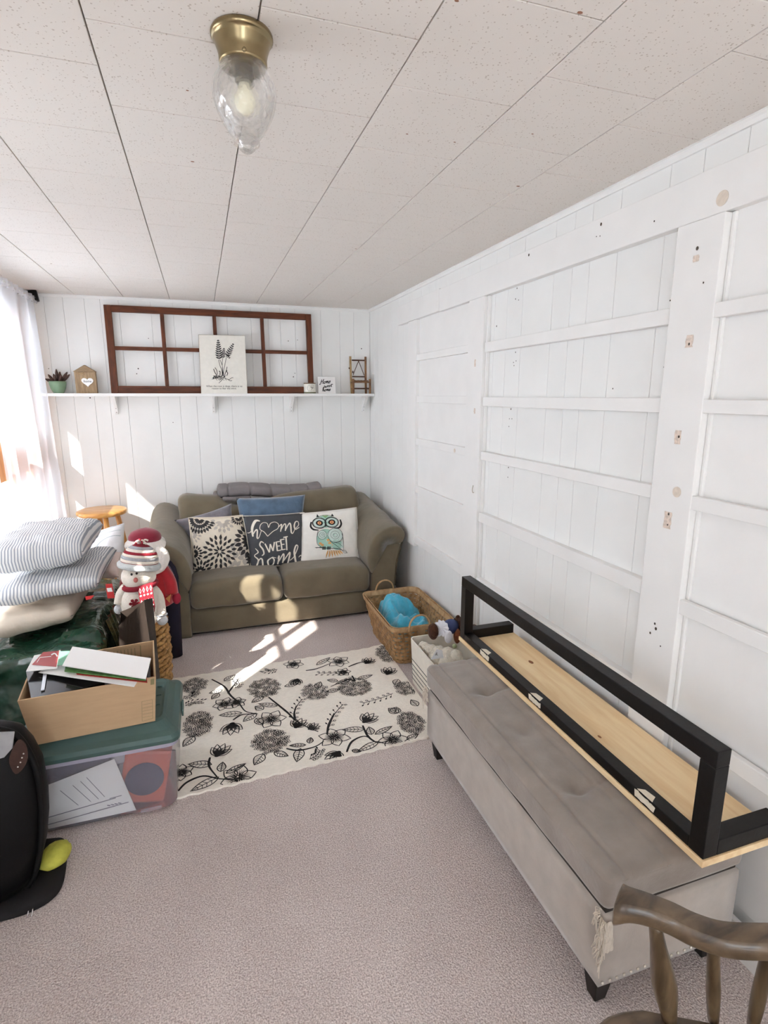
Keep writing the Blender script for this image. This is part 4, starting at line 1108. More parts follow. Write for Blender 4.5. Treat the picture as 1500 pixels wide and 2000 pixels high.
# ================================================================== RUG
RUGM = mat('rug_cotton', (243, 237, 226), 0.95, var=.05, vscale=60, bump=.5, bscale=110, spec=.05, stretch=(1, 2.2, 1), bdist=.006)
rq = [gZ(350, 1569, .009), gZ(832, 1441, .009), gZ(741, 1262, .009), gZ(352, 1323, .009)]  # front-left, front-right, back-right, back-left as seen
fl, fr_, brk_, bl = [Vector((p.x, p.y, 0)) for p in rq]
ext = -0.30
bl2 = bl + (bl - brk_).normalized() * .30; fl2 = fl + Vector((-.30, .022, 0))
fr2 = fr_ + (fr_ - fl).normalized() * .10; br2 = brk_ + (brk_ - bl).normalized() * .03
RC = [fl2, fr2, br2, bl2]
rug = thing('floral_rug', 'off-white woven cotton rug with black flower line drawings', 'rug', (fl2 + br2) / 2)
def rugp(u, v, z=0.009):
    p = (RC[0] * (1 - u) + RC[1] * u) * (1 - v) + (RC[3] * (1 - u) + RC[2] * u) * v
    e = .004 * math.sin(u * 140) * (1 if v in (0.0, 1.0) else 0)
    lift = .012 * math.exp(-((u - 1.0) / .05) ** 2 - ((v - 1.0) / .07) ** 2)
    return Vector((p.x, p.y + e, z + .0012 * nz((p.x * 5, p.y * 5, 0)) + lift))
mb = MB(); NU, NV = 90, 50
mb.grid(lambda u, v: rugp(u, v), NU, NV)
w_ = NU + 1; loop = [i for i in range(w_)] + [j * w_ + NU for j in range(1, NV + 1)] + [NV * w_ + i for i in range(NU - 1, -1, -1)] + [j * w_ for j in range(NV - 1, 0, -1)]
top = [mb.v[i].copy() for i in loop]; n0 = len(mb.v); k = len(loop)
mb.v += [Vector((p.x, p.y, .0005)) for p in top]
for i in range(k): mb.f.append((loop[i], loop[(i + 1) % k], n0 + (i + 1) % k, n0 + i)); mb.mi.append(0)
mb.f.append(tuple(n0 + i for i in range(k))[::-1]); mb.mi.append(0)
mb.build('rug_body', RUGM, rug, smooth=False)
RT = Matrix(((1, 0), (0, 1)))
def rmap(x, y):      # drawing frame: metres on the floor
    best = inv_rug(x, y); p = rugp(*best); return Vector((x, y, p.z + .0008))
_ir = inv_bilinear([tuple(RC[3].xy), tuple(RC[2].xy), tuple(RC[1].xy), tuple(RC[0].xy)])
def inv_rug(x, y): return [min(.998, max(.002, a)) for a in _ir(x, y)]
def Q(zx, zy): p = gZ(320 + .34667 * zx, 1240 + .34667 * zy, .010); return (p.x, p.y)
def inside(x, y):
    u, v = _ir(x, y); return .004 < u < .996 and .004 < v < .996
class RD(Draw):
    def build(s, *a, **k):
        s.polys = [P for P in s.polys if all(inside(*p) for p in P)]
        return Draw.build(s, *a, **k)
rd = RD(); rw = RD()
LW = .0050
def hydrangea(c, rx, ry, n=None):
    n = n or int(rx * ry / 0.00019)
    pts = []
    for _ in range(n * 12):
        a, r = rnd.uniform(0, 6.283), math.sqrt(rnd.random())
        p = (c[0] + rx * r * math.cos(a), c[1] + ry * r * math.sin(a))
        if all((p[0] - q[0]) ** 2 + (p[1] - q[1]) ** 2 > .0155 ** 2 for q in pts): pts.append(p)
    for p in pts:
        a0 = rnd.uniform(0, 1.57); s = rnd.uniform(.0105, .0135)
        for k in range(4):
            a = a0 + k * 1.571
            m = (p[0] + s * .62 * math.cos(a), p[1] + s * .62 * math.sin(a))
            rd.ellipse(m, s * .5, s * .4, 8, a, w=.0026)
        rd.ellipse(p, .0022, .0022, 6)
    for _ in range(n // 2):
        a, r = rnd.uniform(0, 6.283), math.sqrt(rnd.random()); p = (c[0] + rx * r * math.cos(a), c[1] + ry * r * math.sin(a))
        rd.ellipse(p, rnd.uniform(.003, .006), rnd.uniform(.002, .004), 6, rnd.uniform(0, 3))
def leaf(c, ang, ln, wd):
    P = rd.leafshape(c, ang, ln, wd, 8); rd.stroke(P, LW * .9, True)
    ca, sa = math.cos(ang), math.sin(ang)
    rd.stroke([c, (c[0] + ln * .95 * ca, c[1] + ln * .95 * sa)], LW * .7)
    for t in (.25, .42, .58, .74):
        b = (c[0] + ln * t * ca, c[1] + ln * t * sa); h = wd * .42 * math.sin(math.pi * t ** .8)
        for sg in (-1, 1):
            q = (b[0] + h * (-sa * sg + .6 * ca), b[1] + h * (ca * sg + .6 * sa)); rd.stroke([b, q], LW * .5)
def bloom(c, r, n=6):
    a0 = rnd.uniform(0, 1)
    for k in range(n):
        a = a0 + k * 2 * math.pi / n; b = (c[0] + r * .15 * math.cos(a), c[1] + r * .15 * math.sin(a))
        P = rd.leafshape(b, a, r * rnd.uniform(.8, 1), r * .72, 8); rd.stroke(P, LW * .9, True)
        for dlt in (-.25, 0, .25): rd.stroke([b, (b[0] + r * .5 * math.cos(a + dlt), b[1] + r * .5 * math.sin(a + dlt))], [LW, LW * .2])
    for k in range(14):
        a = rnd.uniform(0, 6.28); q = (c[0] + r * .26 * math.cos(a), c[1] + r * .26 * math.sin(a)); rd.stroke([c, q], LW * .8); rd.ellipse(q, .0028, .0028, 6)
def bud(c, ang, r):
    for dlt, ln in ((-.75, .85), (-.4, 1.0), (0, 1.05), (.4, 1.0), (.75, .85)):
        P = rd.leafshape(c, ang + dlt, r * ln * 1.5, r * .62, 8); rd.stroke(P, LW * .9, True)
        for e in (-.12, .0, .12): rd.stroke([c, (c[0] + r * 1.0 * math.cos(ang + dlt + e), c[1] + r * 1.0 * math.sin(ang + dlt + e))], [LW * 1.8, LW * .2])
    rd.ellipse(c, r * .22, r * .18, 10)
def sprig(pts, n=8):
    S = spline(pts, False, 6); rd.stroke(S, LW * .8)
    for k in range(n):
        i = int((k + .5) / n * (len(S) - 1)); p = S[i]; t = Vector(S[min(i + 1, len(S) - 1)]) - Vector(S[max(i - 1, 0)]); a = math.atan2(t.y, t.x)
        for sg in (-1, 1):
            q = (p[0] + .018 * math.cos(a + sg * .9), p[1] + .018 * math.sin(a + sg * .9)); rd.stroke([p, q], LW * .5)
            rd.fan(rd.leafshape(q, a + sg * .7, .018, .009, 4)) if sg > 0 else rd.ellipse(q, .006, .006, 8, w=LW * .6)
def stem(pts): rd.curve([Q(*p) for p in pts], [LW * 1.6, LW * 2.2, LW * 1.4, LW])
def sc(zx, zy, dx): a, b = Q(zx, zy), Q(zx + dx, zy); return abs(b[0] - a[0])
for zx, zy, rx, ry in ((175, 285, 68, 40), (565, 298, 88, 50), (855, 318, 76, 45), (1075, 290, 92, 52), (190, 500, 82, 66), (600, 600, 105, 66), (1372, 300, 68, 38), (1392, 495, 74, 66), (1248, 110, 46, 44), (-60, 640, 80, 60)):
    c = Q(zx, zy); X_ = sc(zx, zy, rx); Y_ = abs(Q(zx, zy - ry)[1] - Q(zx, zy + ry)[1]) / 2; hydrangea(c, X_, Y_)
for zx, zy, r in ((985, 150, 58), (340, 390, 62), (605, 475, 78), (420, 805, 98), (960, 575, 80), (1290, 590, 78), (100, 775, 62), (730, 165, 52), (1010, 210, 40), (-120, 300, 70), (410, 380, 50)):
    bloom(Q(zx, zy), sc(zx, zy, r) * 1.12)
for zx, zy, a, r in ((750, 250, 250, 34), (385, 500, 262, 55), (300, 680, 65, 55), (1130, 490, 40, 50), (985, 660, 225, 50), (1260, 220, 60, 42), (1140, 160, 50, 36), (745, 520, 60, 45), (820, 530, 30, 34)):
    bud(Q(zx, zy), math.radians(a), sc(zx, zy, r) * 1.35)
for zx, zy, ang, ln, wd in ((680, 290, 5, 80, 34), (560, 345, 215, 80, 42), (860, 300, 60, 70, 40), (920, 320, 5, 75, 36), (1050, 250, 195, 90, 36), (1090, 250, 12, 95, 34), (170, 570, 235, 95, 56), (560, 670, 235, 95, 60), (620, 660, 320, 90, 46), (440, 440, 172, 120, 50), (520, 440, 220, 95, 50), (520, 470, 290, 80, 46), (560, 420, 130, 60, 44),
    (270, 730, 160, 130, 58), (310, 800, 205, 160, 56), (320, 770, 80, 80, 46), (350, 780, 25, 120, 40), (1130, 530, 165, 120, 46), (1170, 560, 85, 70, 44), (1190, 560, 20, 120, 36), (1210, 600, 200, 140, 44), (1300, 440, 60, 60, 60), (1320, 440, 120, 70, 56), (1330, 195, 10, 70, 36), (1320, 250, 230, 60, 40), (860, 170, 35, 110, 34), (770, 640, 250, 110, 56), (800, 620, 165, 90, 30), (820, 610, 70, 50, 34), (640, 400, 150, 110, 36), (340, 260, 40, 80, 40), (330, 310, 190, 70, 40), (310, 330, 230, 60, 40), (980, 260, 150, 60, 34), (1430, 400, 100, 70, 44), (1370, 590, 20, 80, 40), (1060, 650, 330, 50, 30)):
    a = math.radians(ang); c = Q(zx, zy); leaf(c, a, sc(zx, zy, ln) * 1.1, sc(zx, zy, wd) * 1.1)
for S in ([(270, 250), (340, 290), (375, 340), (420, 380), (460, 430), (530, 445)], [(590, 350), (640, 390), (700, 440), (740, 480), (800, 515), (870, 545)], [(1060, 230), (1075, 260), (1040, 250), (990, 270), (940, 290)], [(690, 640), (760, 650), (850, 630), (900, 600)], [(80, 880), (130, 830), (220, 795), (310, 810), (400, 815)], [(260, 690), (255, 740), (300, 800)], [(1120, 510), (1150, 570), (1200, 605), (1260, 600)], [(1030, 660), (1060, 600), (1130, 570), (1190, 600)], [(390, 480), (440, 450), (520, 445)], [(740, 480), (735, 440), (745, 400)], [(920, 560), (930, 500), (960, 440)], [(800, 200), (860, 190), (940, 160)], [(1040, 180), (1090, 160), (1130, 150)], [(360, 330), (390, 290), (420, 250)]): stem(S)
for S in ([(930, 520), (960, 450), (1010, 390)], [(1290, 330), (1210, 360), (1120, 385)], [(730, 480), (745, 410), (780, 360)], [(1040, 215), (960, 215), (870, 215)], [(820, 700), (860, 680), (880, 650)], [(640, 195), (600, 205), (570, 200)], [(400, 300), (425, 280), (410, 250)], [(120, 400), (160, 380), (215, 375)], [(110, 345), (150, 350), (180, 330)]): sprig([Q(*p) for p in S], 6)
rd.build(rmap, 'printed_flowers', mat('rug_ink', (44, 42, 42), 0.95), rug)

# ================================================================== WOVEN BASKET with blanket
SPL = wood_mat('oak_splint', (132, 98, 64), (190, 152, 108), 10, (3, 3, 3), 0.65); SPL2 = wood_mat('oak_splint_pale', (164, 128, 88), (206, 172, 130), 8, (4, 4, 1), 0.6)
BC = Vector((1.10, 2.91, 0))
bk = thing('splint_basket', 'rectangular woven splint basket with two handles by the right wall', 'basket', BC)
BH = .25
def rrect(t, z, off=0.0):
    k = z / BH; hx = .137 + (.188 - .137) * k + off; hy = .238 + (.302 - .238) * k + off; r = .055 + off; cx, cy = 1.105, 2.922 + (.0) 
    per = [2 * (hx - r), math.pi * r / 2, 2 * (hy - r), math.pi * r / 2] * 2
    # corner arcs walked in order
    L = sum(per); s = (t % 1.0) * L; seg = 0
    while s > per[seg] and seg < 7: s -= per[seg]; seg += 1
    f = s / per[seg]
    if seg == 0: p = (-hx + r + f * per[0], -hy)
    elif seg == 1: a = -math.pi / 2 + f * math.pi / 2; p = (hx - r + r * math.cos(a), -hy + r + r * math.sin(a))
    elif seg == 2: p = (hx, -hy + r + f * per[2])
    elif seg == 3: a = f * math.pi / 2; p = (hx - r + r * math.cos(a), hy - r + r * math.sin(a))
    elif seg == 4: p = (hx - r - f * per[4], hy)
    elif seg == 5: a = math.pi / 2 + f * math.pi / 2; p = (-hx + r + r * math.cos(a), hy - r + r * math.sin(a))
    elif seg == 6: p = (-hx, hy - r - f * per[6])
    else: a = math.pi + f * math.pi / 2; p = (-hx + r + r * math.cos(a), -hy + r + r * math.sin(a))
    return Vector((cx + p[0], cy + p[1], z))
NS = 46
def strip(path_lo, path_hi, th, closed=True):
    """flat band between two loops, with thickness outward"""
    n = len(path_lo); mb = MB(); c = sum(path_lo, Vector()) / n
    V = []
    for a, b in zip(path_lo, path_hi):
        o = Vector((a.x - c.x, a.y - c.y, 0)).normalized() * th
        V += [a, b, b + o, a + o]
    F = []
    for i in range(n if closed else n - 1):
        j = (i + 1) % n
        for q in range(4): F.append((i * 4 + q, i * 4 + (q + 1) % 4, j * 4 + (q + 1) % 4, j * 4 + q))
    return mb.add(V, F)
rows = 9; rh = BH / (rows + .6)
for r_ in range(rows):
    z0 = .006 + r_ * rh; z1 = z0 + rh * .86; lo_, hi_ = [], []
    for i in range(NS * 2):
        t = i / (NS * 2); off = .0032 * math.cos(math.pi * i / 1.0 * .5 * 2 / 1) if False else .0034 * math.sin(math.pi * (i / 2 + .5)) * (1 if r_ % 2 else -1)
        lo_.append(rrect(t, z0, off)); hi_.append(rrect(t, z1, off))
    strip(lo_, hi_, .0015).build('weaver', SPL, bk)
for i in range(NS):
    t = i / NS; a = []
    for kz in range(rows * 2 + 1):
        z = .004 + (BH - .012) * kz / (rows * 2); a.append((z, t))
    wd = .009; mb = MB(); V = []
    for z, t_ in a:
        p = rrect(t_, z); q = rrect(t_ + .0006, z); tg = (q - p).normalized() * wd; o = Vector((tg.y, -tg.x, 0)).normalized() * .0008
        V += [p - tg + o, p + tg + o, p + tg - o, p - tg - o]
    F = []
    for j in range(len(a) - 1):
        for q in range(4): F.append((j * 4 + q, j * 4 + (q + 1) % 4, j * 4 + 4 + (q + 1) % 4, j * 4 + 4 + q))
    F += [(0, 1, 2, 3)[::-1], tuple(len(V) - 4 + q for q in range(4))]
    mb.add(V, F); mb.build('stake', SPL, bk)
for off in (.004, -.009):
    strip([rrect(i / 120, BH - .022, off) for i in range(120)], [rrect(i / 120, BH + .004, off) for i in range(120)], .005).build('rim_band', SPL2, bk)
MB().box((.985, 2.70, .001), (1.225, 3.145, .006)).build('base', SPL, bk)
# wide splints on the front corner
for tt in (.06, .16):
    p0, p1 = rrect(tt - .012, .01, .0055), rrect(tt + .012, .01, .0055); q0, q1 = rrect(tt - .012, BH - .02, .0055), rrect(tt + .012, BH - .02, .0055)
    MB().prism([p0, p1, q1, q0], (0, -.0015, 0)).build('wide_splint', SPL2, bk)
for yy, sg in ((3.224, 1), (2.620, -1)):
    pts = []
    for i in range(13):
        a = math.pi * i / 12; pts.append(Vector((1.075 - .062 * math.cos(a), yy + sg * .004, BH - .02 + .088 * math.sin(a) ** .75)))
    MB().tube(pts, .0085, 8, flat=(1.0, .55)).build('handle', SPL2, bk, smooth=True)
AQUA = mat('aqua_fleece', (76, 172, 200), 0.95, var=.16, vscale=14, bump=.6, bscale=70, sheen=.6, spec=.05)
def bl_h(x, y):
    u, v = (x - 1.105) / .128, (y - 2.922) / .225
    e = max(0, 1 - u ** 4) * max(0, 1 - v ** 4)
    h = .155 + .055 * nz((x * 13, y * 13, 1)) + .035 * abs(nz((x * 24, y * 20, 5))) - .075 * abs(nz((x * 13 + 3, y * 11, 8))) + .008 * nz((x * 45, y * 40, 2))
    h += .12 * math.exp(-((x - 1.10) / .075) ** 2 - ((y - 3.03) / .08) ** 4) + .06 * math.exp(-((x - 1.06) / .07) ** 2 - ((y - 2.85) / .08) ** 2) + .05 * math.exp(-((x - 1.16) / .06) ** 2 - ((y - 2.78) / .07) ** 2)
    return .02 + h * e ** .35
def blf(u, v):
    x, y = .977 + .256 * u, 2.697 + .45 * v
    x += .02 * nz((u * 6, v * 6, 3)) * math.sin(math.pi * u) * math.sin(math.pi * v); y += .02 * nz((u * 6, v * 6, 7)) * math.sin(math.pi * u) * math.sin(math.pi * v)
    z = max(.012, bl_h(x, y)); k = 1 + .33 * min(1, z / BH); uu, vv = 2 * u - 1, 2 * v - 1; k *= 1 - .16 * (uu * vv) ** 2
    return Vector((1.105 + (x - 1.105) * k, 2.922 + (y - 2.922) * k, z))
mb = MB(); mb.grid(blf, 46, 64); mb.grid(lambda u, v: Vector((1.0 + .21 * u, 2.73 + .38 * v, .010)), 2, 2)
tag(mb.build('fleece_blanket', AQUA, smooth=True, subsurf=1), 'turquoise fluffy blanket heaped inside the woven basket', 'blanket')

# ================================================================== STRIPED FABRIC BIN with soft toys
CANV = mat('bin_canvas', (232, 226, 214), 0.9, var=.03, vscale=30, bump=.2, bscale=250, bdist=.002); LIN = mat('bin_lining', (170, 164, 156), 0.9)
fx0, fx1, fy0, fy1, fz = .985, 1.288, 2.085, 2.505, .252
fb = thing('fabric_bin', 'white fabric storage bin with thin black stripes beside the bench', 'bin', ((fx0 + fx1) / 2, (fy0 + fy1) / 2, 0))
def rr(x0, x1, y0, y1, r, n=5):
    P = []
    for cx, cy, a0 in ((x1 - r, y0 + r, -90), (x1 - r, y1 - r, 0), (x0 + r, y1 - r, 90), (x0 + r, y0 + r, 180)):
        for i in range(n + 1): a = math.radians(a0 + 90 * i / n); P.append((cx + r * math.cos(a), cy + r * math.sin(a)))
    return P
def ringwall(z0, z1, e0, e1, th, r=.03, bulge=0.0):
    A = rr(fx0 - e0, fx1 + e0 * 0, fy0 - e0 * 0, fy1 + e0 * .0, r); B = rr(fx0 - e1, fx1, fy0, fy1, r)
    A2 = rr(fx0 - e0 + th, fx1 - th, fy0 + th, fy1 - th, r * .8); B2 = rr(fx0 - e1 + th, fx1 - th, fy0 + th, fy1 - th, r * .8)
    n = len(A); V = [Vector((*p, z0)) for p in A] + [Vector((*p, z1)) for p in B] + [Vector((*p, z1)) for p in B2] + [Vector((*p, z0)) for p in A2]
    F = []
    for k in range(4):
        for i in range(n): j = (i + 1) % n; F.append((k * n + i, k * n + j, ((k + 1) % 4) * n + j, ((k + 1) % 4) * n + i))
    return MB().add(V, F)
ringwall(0, fz, 0.0, .014, .006).build('side_wall', CANV, fb)
ringwall(.02, fz - .004, -.0072, .0062, .0015, .025).build('lining', LIN, fb)
MB().prism([Vector((*p, 0.0)) for p in rr(fx0 + .008, fx1 - .008, fy0 + .008, fy1 - .008, .02)], (0, 0, .006)).build('bottom', CANV, fb)
for z in (.140, .112, .084, .056, .028):
    e = .014 * z / fz; ringwall(z - .0022, z + .0022, e + .0008, e + .0008, .0005, .03).build('stripe', mat('stripe_black', (52, 54, 58), .9), fb)
FURB = mat('brown_plush', (76, 50, 38), 0.95, var=.3, vscale=70, bump=.8, bscale=140, sheen=.1, spec=.03); FURW = mat('white_plush', (232, 224, 208), 0.95, var=.1, vscale=60, bump=.9, bscale=120, sheen=.4, spec=.03)
def fur(c, r, m, parent, name, amp=.06, M=None, sc_=6): return MB().blob(c, r, 22, 16, M, lambda q: 1 + amp * nz(q * 3 + Vector(c) * 9, 1) + amp * .5 * nz(q * sc_, 1)).build(name, m, parent, smooth=True)
tb = gY(862, 1235, 2.36)
tdog = thing('plush_dog', 'brown plush toy in a blue dress with white ruffle in the fabric bin', 'soft toy', (tb.x, tb.y, .2))
def G(u, v, y): return gY(u, v, y)
NAVY = mat('navy_denim', (62, 72, 108), 0.85, var=.15, vscale=40); LACE = mat('white_lace', (224, 224, 230), 0.85, bump=.4, bscale=160)
fur(G(846, 1233, 2.37), (.026, .034, .042), FURB, tdog, 'head'); 
MB().blob(G(879, 1224, 2.375), (.046, .044, .036), 18, 12, Matrix.Rotation(-.4, 3, 'Y')).build('dress', NAVY, tdog, smooth=True)
mb = MB(); c0 = G(862, 1227, 2.35)
MR = Vector((-.75, -.60, .28)).to_track_quat('Z', 'Y').to_matrix()
V = []
for i in range(40):
    a = 2 * math.pi * i / 40
    for r, zz in ((.0004, -.002), (.040 + .004 * math.sin(a * 10), .004 * math.sin(a * 10))): V.append(c0 + MR @ Vector((r * math.cos(a), r * math.sin(a), zz)))
mb.add(V, [(2 * i, 2 * i + 1, (2 * i + 3) % 80, (2 * i + 2) % 80) for i in range(40)]); mb.build('ruffle', LACE, tdog, smooth=True)
MB().blob(G(876, 1244, 2.32), (.022, .012, .034), 16, 10).build('apron', LACE, tdog, smooth=True)
fur(G(893, 1242, 2.34), (.018, .022, .04), mat('rust_plush', (132, 78, 52), .95, var=.25, vscale=70, bump=.6, bscale=120), tdog, 'ear')
fur(G(896, 1216, 2.40), (.03, .03, .032), FURB, tdog, 'paw')
tb2 = thing('plush_bear', 'dark brown plush animal leaning on the wall behind the black shelf frame', 'soft toy', (1.235, 2.29, .2))
fur((1.235, 2.29, .325), (.045, .06, .045), FURB, tb2, 'body'); fur((1.215, 2.385, .34), (.036, .036, .036), FURB, tb2, 'head'); fur((1.225, 2.345, .375), (.018, .016, .015), mat('grey_plush', (96, 92, 92), .95, var=.2, vscale=70), tb2, 'ear')
fur((1.20, 2.40, .375), (.012, .01, .012), FURB, tb2, 'ear'); 
tw = thing('plush_lamb', 'woolly white plush animal with a barcode tag in the fabric bin', 'soft toy', (1.07, 2.33, .15))
for i, (u, v, y, r) in enumerate(((828, 1258, 2.42, .034), (842, 1266, 2.38, .04), (858, 1270, 2.34, .042), (875, 1272, 2.30, .04), (890, 1276, 2.27, .038), (850, 1285, 2.30, .045), (872, 1292, 2.26, .05))):
    p = G(u, v + 8, y); fur(p, (r, r, r), FURW, tw, 'head' if i == 0 else ('ear' if i == 1 else 'fleece'), .12, None, 9)
MB().blob(G(888, 1262, 2.25), (.012, .012, .012), 10, 8).build('bow', mat('sage_ribbon', (150, 158, 120), .7), tw, smooth=True)
tq = [G(842, 1288, 2.22), G(866, 1285, 2.22), G(864, 1270, 2.235), G(853, 1268, 2.235)]
tgp = MB().prism(tq, (0, .0008, 0)).build('tag', mat('tag_white', (236, 238, 242), .6), tw)
a = Draw(); iqt = inv_bilinear([(853, 1268), (864, 1270), (866, 1285), (842, 1288)])
for k in range(6): a.stroke([(849.5 + k * 1.7, 1280), (852.5 + k * 1.5, 1274)], .6 + .4 * (k % 2))
def tgm(x, y): u, v = iqt(x, y); return (tq[0] * (1 - u) + tq[1] * u) * (1 - v) + (tq[3] * (1 - u) + tq[2] * u) * v + Vector((0, -.0006, 0))
a.build(tgm, 'barcode', INK, tgp)

# ================================================================== STORAGE BENCH
BV = mat('taupe_velvet', (142, 132, 124), 0.8, var=.12, vscale=14, bump=.2, bscale=90, sheen=.5, spec=.1, bdist=.004)
BV2 = mat('taupe_velvet_side', (178, 169, 160), 0.85, var=.08, vscale=18, bump=.15, bscale=120, sheen=.4, spec=.1, bdist=.003)
bx0, bx1, by0, by1 = .825, 1.255, .838, 1.915
be = thing('storage_bench', 'long taupe velvet storage bench with tufted lid and torn corner', 'bench', ((bx0 + bx1) / 2, (by0 + by1) / 2, 0))
MB().rbox((bx0, by0, .085), (bx1, by1, .299), .008, 5).build('body', BV2, be, smooth=True)
MB().box((bx0 + .010, by0 + .010, .2985), (bx1 - .010, by1 - .010, .3125)).build('lid_gap_shade', mat('gap_shade_dark', (60, 54, 50), .9), be)  # dark inset strip, shade between lid and body put in as colour
tufts = [(.952, 1.645), (.945, 1.385), (.95, 1.105), (1.13, 1.645), (1.13, 1.385), (1.13, 1.105)]
cb = Vector(((bx0 + bx1) / 2, (by0 + by1) / 2, .362))
def lidf(p, n):
    if n.z < .3: return n * (.003 * noise.noise(Vector(p) * 9))
    w = p + cb; d = 0.0
    for tx, ty in tufts:
        r2 = (w.x - tx) ** 2 + (w.y - ty) ** 2; d -= .022 * math.exp(-r2 / .0010)
    for ty in (1.645, 1.385, 1.105):
        k = math.exp(-((w.y - ty - .10 * (w.x - .95) ** 2) / .008) ** 2); d -= .016 * k * max(0, min(1, (w.x - .865) / .06)) * max(0, min(1, (1.2 - w.x) / .06))
    for sx_ in (.872,):
        d -= .006 * math.exp(-((w.x - sx_) / .005) ** 2)
    d -= .004 * math.exp(-((w.x - 1.0) / .0035) ** 2)
    for sy_ in (by0 + .045, by1 - .045): d -= .0035 * math.exp(-((w.y - sy_) / .005) ** 2)
    d += .010 * max(0, 1 - (abs(w.y - cb.y) / .53) ** 6) * max(0, 1 - (abs(w.x - cb.x) / .21) ** 6)
    d += .003 * noise.noise(w * 11)
    return Vector((0, 0, d))
MB().rbox((bx0 - .006, by0 - .006, .312), (bx1, by1 + .006, .412), .022, 70, lidf).build('cushioned_lid', BV, be, smooth=True)
DK = mat('dark_leg', (26, 22, 20), 0.5)
for lx, ly in ((bx0 + .04, by0 + .045), (bx0 + .04, by1 - .045), (bx1 - .04, by0 + .045), (bx1 - .04, by1 - .045)):
    MB().hexa([(lx - .016, ly - .016, 0), (lx + .016, ly - .016, 0), (lx + .016, ly + .016, 0), (lx - .016, ly + .016, 0)], [(lx - .027, ly - .027, .086), (lx + .027, ly - .027, .086), (lx + .027, ly + .027, .086), (lx - .027, ly + .027, .086)]).build('leg', DK, be, bevel=.002)
NAIL = mat('nail_nickel', (226, 220, 208), 0.3, 0.6)
nsrc = None
for k in range(20):
    c = Vector((bx0 + .012 + k * .0213, by0 - .0012, .1035))
    if nsrc is None:
        nsrc = MB().blob(c, (.0042, .0028, .0042), 8, 6).build('nailhead', NAIL, None, smooth=True, origin=c); nsrc.parent = be; nsrc.location = c - wloc(be)
    else: copy_part(nsrc, 'nailhead', c, be)
# torn corners: frayed backing cloth and threads
FRAY = mat('frayed_cloth', (214, 204, 190), 0.95, var=.12, vscale=60)
mb = MB()
def thread(c, spread, ln, r=.0012):
    p = Vector(c) + Vector((rnd.uniform(-.004, .002), rnd.uniform(-.004, .004), rnd.uniform(-spread, spread)))
    q = p + Vector((rnd.uniform(-.014, -.002), rnd.uniform(-.014, .010), rnd.uniform(-.01, .008))); e = q + Vector((rnd.uniform(-.006, .006), rnd.uniform(-.008, .008), -ln * rnd.uniform(.5, 1)))
    mb.tube(spline([p, q, e], False, 3), [r] * 7, 5)
for k in range(60): thread((bx0 - .002, by0 - .002, .235), .055, .035)
for k in range(14): thread((bx0 - .004, by0 + .012, .30), .015, .03)
mb.grid(lambda u, v: Vector((bx0 - .0015 - .006 * abs(nz((u * 5, v * 6, 2))), by0 - .002 + .03 * (u - .3) * (1 - .4 * v), .185 + .11 * v)), 8, 10)
mb.grid(lambda u, v: Vector((bx0 - .002 + .035 * u * (1 - .3 * v), by0 - .0015 - .006 * abs(nz((u * 5, v * 6, 7))), .195 + .09 * v)), 8, 10)
mb.build('torn_stuffing', FRAY, be, label='frayed pale stuffing at the torn near corner')
mb = MB()
for k in range(26): thread((bx0 - .003, by1 - .002, .29), .022, .045)
mb.build('torn_stuffing', FRAY, be, label='frayed threads at the far corner')

# ================================================================== SHELF UNIT LYING ON THE BENCH
OAK = wood_mat('pale_pine_board', (232, 197, 148), (246, 220, 176), 4, (10, 1.0, 10), 0.5, .06)
BLKP = mat('worn_black_paint', (12, 10, 10), 0.36, var=.35, vscale=9, bump=.06, bscale=40, spec=.25)
sz_ = .428
ux0, ux1, uy0, uy1 = 1.034, 1.290, .778, 2.055
un = thing('black_framed_shelf', 'pine shelf board with a worn black guard frame lying on the bench', 'shelf', ((ux0 + ux1) / 2, (uy0 + uy1) / 2, sz_))
bd = MB().box((ux0, uy0, sz_), (ux1, uy1, sz_ + .018)).build('board', OAK, un, bevel=.0015)
for u, v, r in ((1037, 1293, .011), (1171, 1439, .006)):
    c = gZ(u, v, sz_ + .0184); MB().lathe([(r, 0), (r, .0004)], c, 14, sx=.7, sy=1.3).build('knot', mat('pine_knot', (142, 92, 58), .6, var=.3, vscale=200), bd)
T = .042; zb = sz_ + .0182; zt = .728
fx = ux0 + .004
def beam(name, a, b): return MB().box(a, b).build(name, BLKP, un, bevel=.002)
lower = beam('lower_rail', (fx, uy0 + .004 + T, zb), (fx + T, uy1 - .004 - T, zb + .030))
beam('upper_rail', (fx, uy0 + .004, zt - T), (fx + T, uy1 - .004, zt))
beam('upright', (fx, uy0 + .004, zb), (fx + T, uy0 + .004 + T - .0003, zt - T - .0003)); beam('upright', (fx, uy1 - .004 - T + .0003, zb), (fx + T, uy1 - .004, zt - T - .0003))
beam('end_rail', (fx + T + .0003, uy0 + .004, zb), (ux1 - .004, uy0 + .004 + T, zb + .042)); beam('end_rail', (fx + T + .0003, uy1 - .004 - T, zb), (ux1 - .004, uy1 - .004, zb + .042))
CHIP = mat('bare_chip', (226, 216, 196), 0.8, var=.06, vscale=80)
